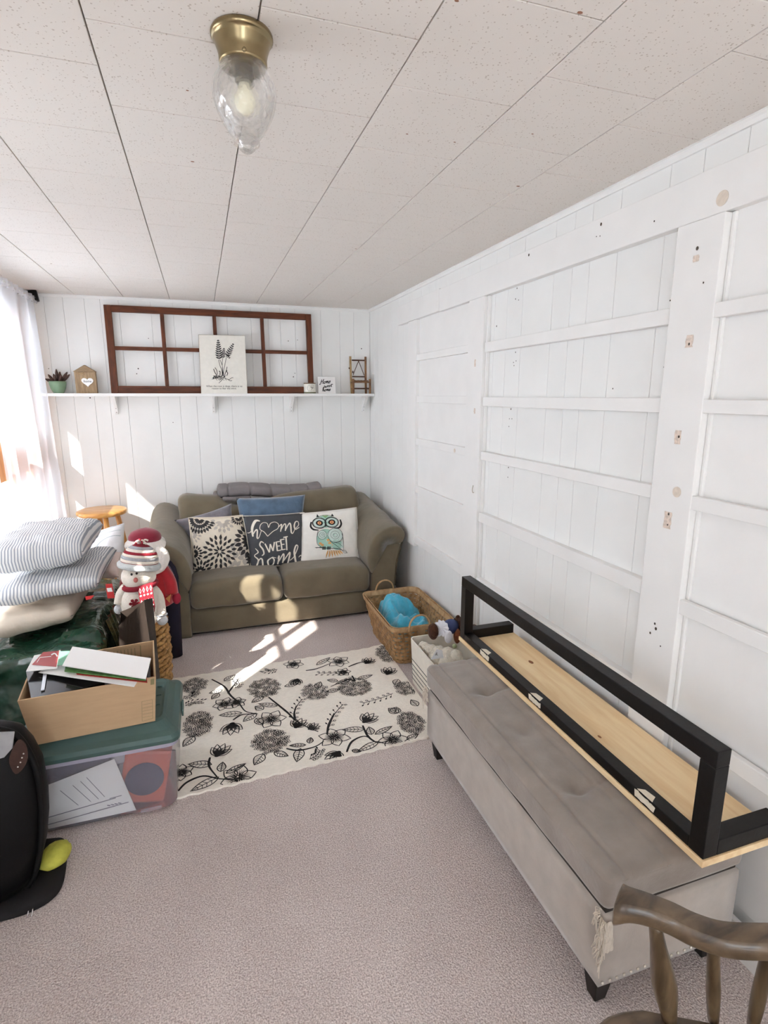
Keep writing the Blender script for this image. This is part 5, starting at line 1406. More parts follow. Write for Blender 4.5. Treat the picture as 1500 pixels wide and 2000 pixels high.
for y0, y1 in ((1.86, 1.79), (1.50, 1.43), (.995, .93)):
    P = []; n = 9
    for i in range(n): t = i / (n - 1); P.append((fx - .0005, y0 + (y1 - y0) * t, zb + .004 + rnd.uniform(0, .004)))
    for i in range(n): t = 1 - i / (n - 1); P.append((fx - .0005, y0 + (y1 - y0) * t + rnd.uniform(-.004, .004), zb + .029 - rnd.uniform(0, .007)))
    MB().prism(P, (-.0005, 0, 0)).build('paint_chip', CHIP, lower)
    P2 = [(fx + .0005, y0 - .004, zb + .0303), (fx + .0005, y1 + .008, zb + .0303), (fx + .022, y1 + .02, zb + .0303), (fx + .018, y0 - .015, zb + .0303)]
    MB().prism(P2, (0, 0, .0005)).build('paint_chip', CHIP, lower)

# ================================================================== WOODEN ARMCHAIR (only its arm, spindles and seat edge are in view)
ACW = wood_mat('worn_walnut', (60, 48, 37), (112, 93, 72), 4, (4, 9, 9), 0.35, .12, coat=.25); ACV = wood_mat('worn_walnut_turned', (66, 52, 38), (114, 94, 70), 5, (9, 9, 1.2), 0.35, .12, coat=.25)
ac = thing('wooden_armchair', 'worn brown wooden captain chair with scrolled arm at lower right', 'armchair', (.707, .302, 0))
seat_c = Vector((.707, .302, .43))
fwd = Vector((-.94, .34, 0)).normalized(); lft = Vector((-fwd.y, fwd.x, 0))     # front of the chair and its left
def CH(f, l, z): return Vector((seat_c.x, seat_c.y, 0)) + fwd * f + lft * l + Vector((0, 0, z))
# saddle seat
def seat_ring(k, z):
    P = []
    for i in range(36):
        a = 2 * math.pi * i / 36; c, s = math.cos(a), math.sin(a)
        P.append(CH(.245 * k * math.copysign(abs(c) ** .4, c), .260 * k * math.copysign(abs(s) ** .4, s) * (1 - .08 * (c < 0)), z))
    return P
mb = MB(); rings = [seat_ring(.94, .395), seat_ring(1, .405), seat_ring(1, .422), seat_ring(.965, .432), seat_ring(.8, .424), seat_ring(.4, .418)]
V = [p for r in rings for p in r]; F = [(i * 36 + j, i * 36 + (j + 1) % 36, (i + 1) * 36 + (j + 1) % 36, (i + 1) * 36 + j) for i in range(5) for j in range(36)] + [tuple(range(36))[::-1], tuple(5 * 36 + j for j in range(36))]
mb.add(V, F).build('seat', ACW, ac, smooth=True)
# arm: measured run on the far side, mirrored for the near side, joined by the back bow
tip = gZ(1203, 1752, .672); pA = [(1203, 1752, .672), (1222, 1752, .68), (1262, 1762, .678), (1310, 1780, .668), (1360, 1804, .660), (1420, 1822, .657), (1500, 1826, .662)]
run = [gZ(*p) for p in pA]
run += [run[-1] + Vector((.09, -.035, .005)), run[-1] + Vector((.17, -.09, .010))]
def arm_mesh(path, name, wd=None):
    S = spline([tuple(p) for p in path], False, 5); n = len(S); mb = MB(); V = []; prev = None
    for i, p in enumerate(S):
        t = (S[min(i + 1, n - 1)] - S[max(i - 1, 0)]); t.z = 0; t.normalize(); sd = Vector((-t.y, t.x, 0)); f = i / (n - 1)
        hw = .023 + .010 * math.exp(-(f / .12) ** 2); th = .017 + .010 * math.exp(-(f / .10) ** 2)
        dn = -.006 * math.exp(-(f / .08) ** 2)
        if i < 4: kk = (.30, .72, .90, .97)[i]; hw *= kk; th *= kk
        sec = [(-1, -.6), (-.8, -1), (.8, -1), (1, -.6), (1, .5), (.75, .95), (0, 1.08), (-.75, .95), (-1, .5)]
        V += [p + sd * hw * a + Vector((0, 0, th * b + dn - .012)) for a, b in sec]
    m = 9; F = [(i * m + j, i * m + (j + 1) % m, (i + 1) * m + (j + 1) % m, (i + 1) * m + j) for i in range(n - 1) for j in range(m)] + [tuple(range(m))[::-1], tuple((n - 1) * m + j for j in range(m))]
    return mb.add(V, F).build(name, ACW, ac, smooth=True, bevel=.004)
arm_mesh(run, 'arm')
def mirror(p):
    q = Vector(p) - Vector((seat_c.x, seat_c.y, 0)); l = q.dot(lft); return Vector(p) - lft * (2 * l)
run2 = [mirror(p) for p in run]
arm_mesh(run2, 'arm')
bow = [run[-1], run[-1] + (run2[-1] - run[-1]) * .25 - fwd * .05, run[-1] + (run2[-1] - run[-1]) * .5 - fwd * .065, run[-1] + (run2[-1] - run[-1]) * .75 - fwd * .05, run2[-1]]
MB().tube(spline([tuple(p + Vector((0, 0, .01))) for p in bow], False, 5), .022, 10).build('back_bow', ACW, ac, smooth=True)
def spindle(top, bot, rs): 
    top, bot = Vector(top), Vector(bot); pts = [top + (bot - top) * t for t in (0, .1, .25, .45, .6, .75, .88, 1)]
    return MB().tube(pts, rs, 12).build('spindle', ACV, ac, smooth=True)
R1 = [.010, .011, .013, .018, .021, .019, .015, .012]; R2 = [.009, .0095, .010, .011, .0115, .011, .010, .009]
for mm in (lambda p: p, mirror):
    spindle(mm(gZ(1278, 1795, .648)), mm(gZ(1308, 1992, .428)), R1)
    spindle(mm(gZ(1394, 1838, .630)), mm(gZ(1393, 1992, .428)), R2)
    spindle(mm(gZ(1502, 1850, .632)), mm(gZ(1470, 2003, .428)), R2)
for k in range(5):
    t = (k + .5) / 5; p = run[-1] + (run2[-1] - run[-1]) * t - fwd * (.05 * math.sin(math.pi * t)); p.z = .655; b = CH(-.20, .19 * (1 - 2 * t) * (1 if (run[-1] - p).dot(lft) > 0 else 1) * (1 if (run[-1] - Vector((seat_c.x, seat_c.y, 0))).dot(lft) > 0 else -1), .428)
    spindle(p, b, R2)
for f_, l_ in ((.16, .18), (.16, -.18), (-.15, .16), (-.15, -.16)):
    a, b = CH(f_, l_, .394), CH(f_ * 1.35, l_ * 1.3, 0); pts = [a + (b - a) * t for t in (0, .15, .35, .5, .7, .85, 1)]
    MB().tube(pts, [.015, .018, .022, .016, .02, .016, .012], 12).build('leg', ACV, ac, smooth=True)
for l_ in (.2, -.2):
    MB().tube([CH(.175, l_, .19), CH(0, l_ * .98, .19), CH(-.165, l_ * .9, .19)], [.009, .013, .009], 8).build('stretcher', ACV, ac, smooth=True)

# ================================================================== STORAGE TOTE
TOTE = clear_mat('frosted_plastic', (214, 212, 226), 0.80, 0.25, 1.2)
TOTER = clear_mat('frosted_rim', (206, 202, 222), 0.35, 0.25, 1.5)
LID = mat('tote_lid_green', (72, 96, 92), 0.42, var=.06, vscale=10, spec=.35)
tx0_, tx1_, ty0_, ty1_, tz = -.665, -.172, 1.905, 2.275, .300
to = thing('storage_tote', 'clear plastic storage tote with a dark green lid', 'storage box', ((tx0_ + tx1_) / 2, (ty0_ + ty1_) / 2, 0.0095))
def rr2(x0, x1, y0, y1, z, r=.035, n=5):
    P = []
    for cx, cy, a0 in ((x1 - r, y0 + r, -90), (x1 - r, y1 - r, 0), (x0 + r, y1 - r, 90), (x0 + r, y0 + r, 180)):
        for i in range(n + 1): a = math.radians(a0 + 90 * i / n); P.append(Vector((cx + r * math.cos(a), cy + r * math.sin(a), z)))
    return P
def loft(rings, cap0=True, cap1=True):
    n = len(rings[0]); V = [p for r in rings for p in r]
    F = [(i * n + j, i * n + (j + 1) % n, (i + 1) * n + (j + 1) % n, (i + 1) * n + j) for i in range(len(rings) - 1) for j in range(n)]
    if cap0: F.append(tuple(range(n))[::-1])
    if cap1: F.append(tuple((len(rings) - 1) * n + j for j in range(n)))
    return MB().add(V, F)
def tr(e, z, r=.035): return rr2(tx0_ - e, tx1_ + e, ty0_ - e, ty1_ + e, z, r)
zf = .0100
loft([tr(-.012, zf, .03), tr(-.004, zf + .012), tr(.006, tz - .055), tr(.007, tz - .0305)], True, False).build('tub', TOTE, to, smooth=False)
loft([tr(.0072, tz - .030), tr(.018, tz - .028), tr(.018, tz - .0125)], False, False).build('tub_rim', TOTER, to)
MB().box((-.30, ty0_ - .003, .016), (-.23, ty0_ - .0005, .030)).build('moulded_mark', TOTE, to)
lidm = loft([tr(.020, tz - .012), tr(.026, tz - .010), tr(.026, tz + .004), tr(.020, tz + .018), tr(.006, tz + .026), tr(.0, tz + .030), tr(-.022, tz + .054), tr(-.032, tz + .058), tr(-.040, tz + .0555), tr(-.10, tz + .0555, .02)], True, True).build('lid', LID, to, bevel=.002)
LZ = tz + .0555
for y0, y1 in ((2.04, 2.046), (2.11, 2.116), (2.18, 2.186)):
    MB().box((-.235, y0, LZ + .0001), (tx1_ - .045, y1, LZ + .004)).build('lid_rib', LID, lidm, bevel=.001)
MB().box((tx1_ + .0265, 2.06, tz - .02), (tx1_ + .033, 2.14, tz + .008)).build('latch', LID, lidm, bevel=.002)
# what shows through the tub
def quad_sheet(name, pts, th, m, label, cat, group=None, parent=None):
    pts = [Vector(p) for p in pts]; n = (pts[1] - pts[0]).cross(pts[3] - pts[0]).normalized()
    if n.z < 0: n = -n
    o = MB().prism(pts, n * th).build(name, m, parent)
    return tag(o, label, cat, group) if parent is None else o
WP = mat('white_paper', (240, 239, 238), 0.7)
yp = ty0_ + .016
pq = [Vector((-.60, yp, .018)), Vector((-.318, yp, .018)), Vector((-.372, yp + .01, .235)), Vector((-.615, yp + .01, .175))]
ps_ = thing('paper_sheet', 'white printed sheet standing inside the front of the clear tote', 'paper', (pq[0] + pq[1]) / 2)
MB().prism(pq, (0, .0012, 0)).build('sheet', WP, ps_)
a = Draw()
for k, x in enumerate((-.55, -.51, -.485, -.465)): a.stroke([(x, .155 + .01 * k), (x + .05, .085 + .004 * k)], .0022)
for z, x1 in ((.072, -.38), (.045, -.34)): a.stroke([(-.60, z - .01), (x1, z + .012)], .0035)
for k in range(4): a.stroke([(-.41 + .012 * k, .062), (-.40 + .012 * k, .058)], .004)
a.stroke([(-.40, .086), (-.36, .089)], .003)
a.build(lambda x, z: Vector((x, yp - .0012 + .01 * max(0, (z - .018) / .2), z)), 'printing', mat('grey_print2', (130, 128, 140), .8), ps_)
ob = thing('orange_case', 'orange case with a dark round panel inside the clear tote', 'case', (-.29, 2.06, .018))
Mo = Matrix.Translation((-.285, 2.02, .135)) @ Matrix.Rotation(math.radians(12), 4, 'Y')
MB().box((-.075, -.075, -.115), (.085, .12, .10), Mo).build('case_body', mat('orange_plastic', (196, 92, 58), .5), ob, bevel=.012)
MB().lathe([(0, 0), (.06, 0), (.066, .003), (.066, .006), (0, .006)], Mo @ Vector((.005, -.0755, -.01)), 28, axis=Matrix.Rotation(math.radians(90), 3, 'X'), sx=1.0).build('round_panel', mat('dark_disc', (64, 58, 82), .6), ob, smooth=True)
tag(MB().rbox((-.60, 1.95, .02), (-.40, 2.20, .255), .02, 4).build('dark_bundle', mat('dark_bundle_cloth', (58, 54, 72), .9, var=.2, vscale=20), smooth=True), 'dark cloth bundle filling the left half of the clear tote', 'cloth')
tag(MB().rbox((-.39, 1.945, .19), (-.33, 2.10, .275), .025, 6, wrinkle(.008, 30)).build('plastic_wrap', clear_mat('crumpled_film', (200, 200, 206), .35, .15, 2.0), smooth=True), 'crumpled clear plastic wrap near the top of the tote', 'plastic wrap')

# ================================================================== CARDBOARD BOX and papers
CARD = mat('cardboard', (196, 166, 132), 0.85, var=.05, vscale=10, bump=.05, bscale=120, stretch=(1, 1, 6), spec=.1)
Bz = LZ + .0045
cb_b = [Vector((-.600, 1.900, Bz)), Vector((-.226, 1.925, Bz)), Vector((-.246, 2.19, Bz)), Vector((-.620, 2.165, Bz))]
cb_t = [Vector((-.614, 1.862, .548)), Vector((-.206, 1.888, .548)), Vector((-.232, 2.175, .560)), Vector((-.640, 2.150, .55))]
cx_b = thing('cardboard_box', 'open tan cardboard box full of papers on the tote lid', 'box', (cb_b[0] + cb_b[2]) / 2)
cen = sum(cb_b, Vector()) / 4
for i in range(4):
    j = (i + 1) % 4; P = [cb_b[i], cb_b[j], cb_t[j], cb_t[i]]; n = (P[1] - P[0]).cross(P[3] - P[0]).normalized()
    if n.dot(cen - P[0]) < 0: n = -n
    MB().prism(P, n * .0045).build('side_panel', CARD, cx_b)
MB().prism([p + Vector((0, 0, .0002)) for p in cb_b], (0, 0, .004)).build('bottom_panel', CARD, cx_b)
STAMP = mat('green_stamp', (142, 134, 98), 0.85)
a = Draw(); iqb = inv_bilinear([(112, 1590), (1195, 1395), (1210, 1725), (235, 1925)])
def bm_(x, y): u, v = iqb(x, y); p = (cb_b[0] * (1 - u) + cb_b[1] * u) * (1 - v) + (cb_t[0] * (1 - u) + cb_t[1] * u) * v; return p + Vector((0, -.0007, -.0001))
a.stroke([(1085, 1580), (1175, 1562), (1188, 1705), (1098, 1730)], 4, True)
for k in range(5): a.stroke([(1092 + k * 2, 1605 + k * 24), (1178 + k * 2, 1588 + k * 24)], 2.2)
a.poly([(1150, 1412), (1182, 1405), (1184, 1448), (1152, 1454)])
a.build(bm_, 'printed_stamp', STAMP, cx_b)
a = Draw()
for k in range(8): a.stroke([(.62 + k * .03, .45), (.62 + k * .03, .92)], .006)
a.stroke([(.60, .4), (.88, .4), (.88, .95), (.60, .95)], .01, True)
def bk_(u, v): p = (cb_b[3] * (1 - u) + cb_b[2] * u) * (1 - v) + (cb_t[3] * (1 - u) + cb_t[2] * u) * v; return p + Vector((0, -.0056, 0))
a.build(bk_, 'printed_panel', STAMP, cx_b)
MB().hexa([p + Vector((0, 0, .006)) + (cen - p) * .16 for p in cb_b], [p + Vector((0, 0, -.055)) + (Vector((cen.x, cen.y, .5)) - p) * .10 for p in cb_t]).build('fill', mat('dark_fill', (34, 32, 34), .5), cx_b, label='dark stuff filling the box')
def pz(u, v, z): return gZ(u, v, z)
def sheet(name, pts, th, m, label, cat='paper', group='papers in the cardboard box'): return quad_sheet(name, [pz(*p) for p in pts], th, m, label, cat, group)
REDP = mat('red_print', (170, 62, 62), 0.35); BLKG = mat('glossy_black', (18, 18, 20), 0.15, spec=.5)
sheet('red_folder', [(62, 1372, .522), (118, 1360, .522), (112, 1348, .525), (70, 1358, .525)], .003, mat('bright_red', (172, 40, 48), .4), 'bright red folder deep at the left end of the box', 'folder')
sheet('black_binder', [(62, 1372, .530), (205, 1340, .530), (150, 1300, .542), (52, 1318, .542)], .012, BLKG, 'glossy black binder with metal clip lying in the box', 'binder')
tag(MB().prism([pz(80, 1351, .5455), pz(87, 1349, .5455), pz(92, 1316, .5555), pz(85, 1317, .5555)], (0, 0, .004)).build('metal_clip', mat('clip_steel', (190, 192, 196), .3, .8)), 'flat steel clip on the black binder', 'clip')
sheet('white_card', [(75, 1314, .560), (262, 1342, .560), (272, 1325, .566), (110, 1296, .566)], .0025, WP, 'long white card sticking out under the red folder stack', 'paper')
sheet('red_card', [(150, 1318, .566), (288, 1334, .566), (284, 1300, .574), (140, 1296, .574)], .003, mat('dark_red_card', (168, 58, 50), .5), 'dark red card under the envelopes', 'card')
sheet('green_card', [(126, 1312, .573), (285, 1330, .573), (290, 1294, .581), (132, 1286, .581)], .003, mat('green_foil', (96, 140, 84), .4, var=.4, vscale=40), 'green patterned card under the white envelope', 'card')
rc_ = [pz(51, 1312, .572), pz(112, 1306, .572), pz(118, 1271, .582), pz(67, 1281, .582)]
gcard = thing('greeting_card', 'white greeting card with red printing at the left of the box', 'card', rc_[0], 'papers in the cardboard box')
MB().prism(rc_, (0, 0, .002)).build('card_base', WP, gcard)
iqr = inv_bilinear([(67, 1281), (118, 1271), (112, 1306), (51, 1312)])
def rcm(x, y): u, v = iqr(x, y); return (rc_[0] * (1 - u) + rc_[1] * u) * (1 - v) + (rc_[3] * (1 - u) + rc_[2] * u) * v + Vector((0, 0, .0026))
a = Draw(); a.poly([(72, 1289), (84, 1275), (116, 1272), (110, 1304), (62, 1300)]); a.build(rcm, 'red_panel', REDP, gcard)
a = Draw(); a.stroke([(72, 1296), (78, 1286), (100, 1284)], 1.2); a.curve([(100, 1281), (107, 1278), (112, 1284)], 2.5); a.build(lambda x, y: rcm(x, y) + Vector((0, 0, .0006)), 'white_marks', WP, gcard)
sheet('green_envelope', [(112, 1300, .584), (140, 1298, .584), (142, 1272, .590), (116, 1273, .590)], .002, mat('mint_card', (120, 176, 146), .5), 'mint green card beside the red greeting card', 'card')
sheet('white_envelope', [(122, 1301, .590), (285, 1327, .588), (295, 1287, .598), (142, 1264, .602)], .003, WP, 'big white envelope on top of the papers in the box', 'envelope')

# ================================================================== BLACK SHELL SEAT (lower left)
SHELL = mat('black_shell', (8, 7, 8), 0.55, bump=.06, bscale=120, spec=.2)
cs = thing('shell_seat', 'black moulded shell seat standing on a flat rounded base', 'seat', (-.75, 1.70, 0))
def base_ring(e, z):
    P = []
    pts = [(-.505, 1.66), (-.512, 1.76), (-.530, 1.835), (-.56, 1.858), (-.70, 1.87), (-.9, 1.87), (-1.0, 1.84), (-1.0, 1.62), (-.86, 1.592), (-.66, 1.588), (-.585, 1.592), (-.53, 1.615)]
    c = Vector((-.76, 1.72))
    for x, y in spline(pts, True, 4): v = Vector((x, y)) - c; v = v * (1 - e / v.length); P.append(Vector((c.x + v.x, c.y + v.y, z)))
    return P
loft([base_ring(.004, .0005), base_ring(0, .006), base_ring(0, .022), base_ring(.006, .030), base_ring(.05, .034)]).build('base', mat('black_felt', (26, 24, 26), .85), cs, smooth=True)
prof_s = [(z * .93, x - .035, h) for z, x, h in [(.034, -.555, .10), (.08, -.530, .105), (.16, -.508, .11), (.26, -.492, .11), (.36, -.484, .105), (.46, -.487, .095), (.53, -.503, .085), (.58, -.525, .075), (.600, -.556, .06), (.612, -.60, .035)]]
def shell_ring(z, xr, hy, e=0.0, cy=1.705):
    xl = -.985; cx = (xr + xl) / 2; hx = (xr - xl) / 2 - e; P = []
    for i in range(40):
        a = 2 * math.pi * i / 40; c, s = math.cos(a), math.sin(a)
        P.append(Vector((cx + hx * math.copysign(abs(c) ** .55, c), cy + (hy - e) * math.copysign(abs(s) ** .7, s) * (1 - .25 * (c > 0) * abs(c)), z)))
    return P
loft([shell_ring(*p) for p in prof_s]).build('shell', SHELL, cs, smooth=True)
# raised rim along the shell
rimp = [Vector((x - .006, 1.705 - h * .45, z)) for z, x, h in prof_s]
MB().tube(spline([tuple(p) for p in rimp], False, 3), .009, 8).build('shell_rim', SHELL, cs, smooth=True)
fl_ = [gY(u, v, 1.60) for u, v in ((-20, 1432), (28, 1430), (24, 1462), (8, 1480), (-20, 1488))]
MB().prism(fl_, (0, .006, 0)).build('fabric_flap', mat('grey_cloth', (150, 150, 152), .8, var=.1, vscale=30), cs, bevel=.002)
pt_ = [gY(u, v, 1.605) for u, v in ((36, 1445), (50, 1455), (54, 1480), (46, 1500), (30, 1512), (18, 1490), (22, 1468))]
lp = MB().prism(spline([tuple(p) for p in pt_], True, 3), (0, .003, 0)).build('leather_patch', mat('brown_patch', (58, 38, 32), .5, var=.25, vscale=60), cs)
for u, v in ((35, 1498), (40, 1489), (46, 1472), (43, 1480)): MB().blob(gY(u, v, 1.603), (.0022, .0015, .0022), 7, 5).build('stud', mat('pale_stud', (190, 186, 180), .4), lp)
yel = []
def yf(u, v):
    x = -.545 + .075 * u; y = 1.655 + .11 * v * (1 - .2 * u)
    return Vector((x - .03 * v * u, y, .036 + .075 * (1 - u) ** 1.2 * math.sin(math.pi * min(1, v * .8 + .2)) + .006 * nz((u * 8, v * 8, 0))))
MB().blob((-.535, 1.735, .062), (.042, .055, .030), 16, 10, Matrix.Rotation(-.5, 3, 'Z'), lambda q: 1 + .12 * nz(q * 3)).build('fabric_corner', mat('lime_cloth', (186, 184, 78), .8, var=.15, vscale=50), cs, smooth=True)
for u in (56, 64):
    p = gZ(u, 1776, .012); MB().tube([p + Vector((0, .012, .004)), p, gZ(u - 2, 1790, .004)], .0018, 6).build('metal_prong', mat('steel_prong', (200, 200, 204), .25, .9), cs)

# ================================================================== GREEN PLASTIC BAG and the pillow stack
GBAG = mat('green_film', (30, 68, 52), 0.16, var=.3, vscale=5, bump=.9, bscale=7, spec=.6, coat=.3, bdist=.05)
gb = thing('green_plastic_bag', 'big glossy dark green plastic bag under the pillow stack', 'bag', (-.73, 3.1, 0))
def gbf(p, n):
    w = p + Vector((-.733, 3.11, .195)); d = n * (.022 * noise.noise(w * 7) + .012 * noise.noise(w * 17))
    # the near-right edge slopes down to the tote
    if w.z < .26: d.y -= .16 * (1 - w.z / .26) * max(0, -n.y)
    if w.x > -.68: d.z += .035 * max(0, n.z) * (1 if w.y > 2.75 else 0)
    return d
MB().rbox((-.985, 2.55, .022), (-.505, 3.60, .378), .07, 26, gbf).build('bag_body', GBAG, gb, smooth=True)
def gathered(u, v):   # gathered corner of film on the right face
    y = 2.78 + .34 * u; z = .07 + .36 * v
    return Vector((-.500 + .03 * math.sin(math.pi * v) + .010 * math.sin(u * 34 + v * 4) * (1 - .6 * v), y, z))
MB().grid(gathered, 40, 12).build('gathered_film', clear_mat('green_film_clear', (60, 104, 78), .22, .08, 3.0), gb, smooth=True)
tgq = [gY(206, 1141, 2.78), gY(219, 1140, 2.78), gY(224, 1168, 2.76), gY(210, 1169, 2.76)]
tg = MB().prism(tgq, (0, .002, 0)).build('gift_tag', mat('tag_red', (186, 44, 44), .5), gb)
cgt = sum(tgq, Vector()) / 4
MB().prism([cgt + (p - cgt) * Vector((.7, 1, .45)) if False else cgt + Vector(((p - cgt).x * .72, -.001, (p - cgt).z * .5)) for p in tgq], (0, .0008, 0)).build('tag_panel', WP, tg)
tgq = [gY(166, 1165, 2.74), gY(184, 1163, 2.74), gY(178, 1170, 2.73), gY(168, 1172, 2.73)]
MB().prism(tgq, (0, .002, 0)).build('red_label', MATS['tag_red'], gb)
lpp = [gY(u, v, 2.78) for u, v in ((226, 1150), (238, 1172), (246, 1190), (240, 1198), (228, 1188), (226, 1170))]
MB().tube(spline([tuple(p) for p in lpp], False, 4), .006, 6, flat=(1, .5)).build('black_strap', mat('strap_black', (20, 20, 22), .7), gb, smooth=True)

TICK = stripe_mat('blue_ticking', (228, 228, 227), (158, 164, 173), 11, 0, .42, .85, .5)
TICK2 = stripe_mat('blue_ticking_wide', (228, 228, 227), (158, 164, 173), 11, 0, .42, .85, .5)
BEIGE = mat('beige_cotton', (218, 206, 190), 0.85, var=.05, vscale=8, bump=.4, bscale=12, bdist=.02)
def flat_pillow(name, x0, x1, y0, y1, zc, t, m, label, seed, pw=.30, sag=.0, skew=0.0):
    P = Pillow((x0, y0, zc), (x1, y0 + skew, zc), (x1, y1 + skew, zc + sag), (x0, y1, zc + sag), t, .05, seed, .016, 8.0, pw, facing=(0, 0, 1))
    mb = P.mesh(30); o = mb.build(name, m, None, uv=P.uv); merge_weld(o); return tag(o, label, 'pillow', 'bed pillows stacked on the green bag'), P
flat_pillow('bed_pillow', -.968, -.643, 2.66, 3.28, .471, .128, BEIGE, 'plain beige pillow at the bottom of the stack', 1.0, .24, 0, .13)
flat_pillow('bed_pillow', -.968, -.520, 2.68, 3.31, .610, .128, TICK2, 'blue striped pillow second in the stack, sticking out to the right', 5.0, .24, 0, .14)
flat_pillow('bed_pillow', -.968, -.572, 2.68, 3.28, .775, .178, TICK, 'blue striped pillow on top of the stack', 9.0, .26, 0, .14)
WPL = mat('white_bedding', (236, 235, 236), 0.85, var=.03, vscale=14, bump=.3, bscale=14, bdist=.02)
P_w = Pillow(gY(150, 1115, 3.58), gY(246, 1102, 3.56), gY(243, 1021, 3.68), gY(158, 1045, 3.70), .12, .04, 3.0, .012, 8.0, .4)
wp = thing('bed_pillow', 'white pillow with pale grey arc print standing behind the stack', 'pillow', (P_w.c[0] + P_w.c[1]) / 2)
merge_weld(P_w.mesh().build('cushion', WPL, wp))
a = Draw(); a.curve([(.05, .55), (.3, .80), (.6, .90), (.95, .95)], .03); a.curve([(.1, .45), (.35, .68), (.65, .78), (.95, .80)], .015); a.curve([(.35, .2), (.5, .55), (.75, .66), (.95, .66)], .02)
a.build(lambda u, v: P_w.P(u, v, 1, .0016), 'arc_print', mat('pale_arc', (192, 198, 200), .85), wp)
P_p = Pillow(gY(178, 1130, 3.30), gY(232, 1128, 3.28), gY(238, 1078, 3.44), gY(162, 1078, 3.46), .08, .05, 8.0, .018, 10.0, .4)
o = P_p.mesh().build('bed_pillow', mat('pink_cotton', (226, 208, 200), .85, var=.04, vscale=14, bump=.3, bscale=16, bdist=.02)); merge_weld(o)
tag(o, 'pale pink pillow wedged between the stack and the snowman doll', 'pillow')

# ================================================================== DARK PAPER BAG, WICKER HAMPER, DOLLS
DBAG = mat('dark_paper', (50, 41, 36), 0.6, var=.2, vscale=12, bump=.25, bscale=14, bdist=.01)
db = thing('paper_gift_bag', 'dark brown paper bag standing in front of the snowman doll', 'bag', (-.33, 2.52, 0))
bb = [Vector((-.425, 2.45, .0)), Vector((-.262, 2.45, .0)), Vector((-.262, 2.56, .0)), Vector((-.425, 2.56, .0))]
bt = [gY(252, 1196, 2.44), gY(292, 1150, 2.44), gY(306, 1180, 2.57), gY(240, 1200, 2.57)]
bt = [Vector((-.395, 2.445, .53)), Vector((-.285, 2.445, .635)), Vector((-.262, 2.56, .60)), Vector((-.40, 2.56, .55))]
cn = Vector((-.34, 2.505, .3))
for i in range(4):
    j = (i + 1) % 4; A, B_, C_, D_ = bb[i], bb[j], bt[j], bt[i]
    def pf(u, v, A=A, B_=B_, C_=C_, D_=D_): 
        p = (A * (1 - u) + B_ * u) * (1 - v) + (D_ * (1 - u) + C_ * u) * v; o = (p - cn); o.z = 0
        return p + o.normalized() * .008 * nz(p * 9) * math.sin(math.pi * u)
    MB().grid(pf, 8, 14).build('side_panel', DBAG, db)
MB().prism([p + Vector((0, 0, .001)) for p in bb], (0, 0, .003)).build('bottom_panel', DBAG, db)

WICK = wood_mat('gold_wicker', (128, 88, 46), (206, 162, 100), 16, (4, 4, 4), .5)
hc_ = Vector((-.345, 2.90, 0))
wk = thing('wicker_hamper', 'golden wicker hamper under the two dolls', 'hamper', hc_)
for k in range(13):
    z = .016 + k * .0285; r = .098 + .008 * math.sin(k / 12 * math.pi); pts = []
    for i in range(49): a = 2 * math.pi * i / 48; rr_ = r + .005 * math.sin(a * 12 + math.pi * (k % 2)); pts.append(hc_ + Vector((rr_ * math.cos(a), rr_ * 1.5 * math.sin(a), z)))
    MB().tube(pts, .0125, 6, cap=False).build('wicker_coil', WICK, wk, smooth=True)
MB().lathe([(0, .001), (.095, .001), (.095, .008), (0, .008)], hc_, 24).build('base', WICK, wk)
MB().lathe([(0, .366), (.105, .366), (.108, .372), (.104, .380), (0, .382)], hc_, 28, sy=1.5).build('lid', WICK, wk)

SNOW = mat('snow_fleece', (228, 220, 208), 0.95, var=.04, vscale=40, bump=.4, bscale=150, sheen=.3, spec=.03)
KRED = mat('knit_red', (140, 36, 50), .9, bump=.5, bscale=180); KGREY = mat('knit_grey', (166, 166, 170), .9, bump=.5, bscale=180); KCRM = mat('knit_cream', (226, 216, 204), .9, bump=.5, bscale=180); GCUFF = mat('grey_cuff', (196, 200, 200), .95, bump=.6, bscale=160)
ys = 2.74
sm = thing('snowman_doll', 'stuffed snowman doll with striped knit hat and patterned scarf', 'doll', (-.29, ys, .39))
hd = gY(271, 1125, ys)
MB().blob(hd, (.078, .070, .066), 24, 18).build('head', SNOW, sm, smooth=True)
bdc = gY(277, 1180, ys + .01)
MB().blob(bdc, (.098, .080, .125), 24, 18).build('body', SNOW, sm, smooth=True)
# hat built of knit bands
tilt = Matrix.Rotation(math.radians(10), 3, 'Y') @ Matrix.Rotation(math.radians(-6), 3, 'X')
hat0 = gY(272, 1103, ys)
bands = [KRED, KCRM, KGREY, KCRM, KRED, KCRM, KGREY, KRED]
hp_ = [(.080, .0), (.084, .016), (.083, .030), (.080, .044), (.075, .056), (.067, .068), (.056, .080), (.040, .092), (.020, .100)]
for k, m in enumerate(bands):
    MB().lathe([hp_[k], ((hp_[k][0] + hp_[k + 1][0]) / 2 + .001, (hp_[k][1] + hp_[k + 1][1]) / 2), hp_[k + 1]] if k < 7 else [hp_[7], (.03, .097), (0, .101)], hat0, 28, axis=tilt).build('hat_band', m, sm, smooth=True)
MB().tube([hat0 + tilt @ Vector((.083 * math.cos(2 * math.pi * i / 28), .083 * math.sin(2 * math.pi * i / 28), -.002)) for i in range(29)], .016, 10, cap=False).build('hat_cuff', GCUFF, sm, smooth=True)
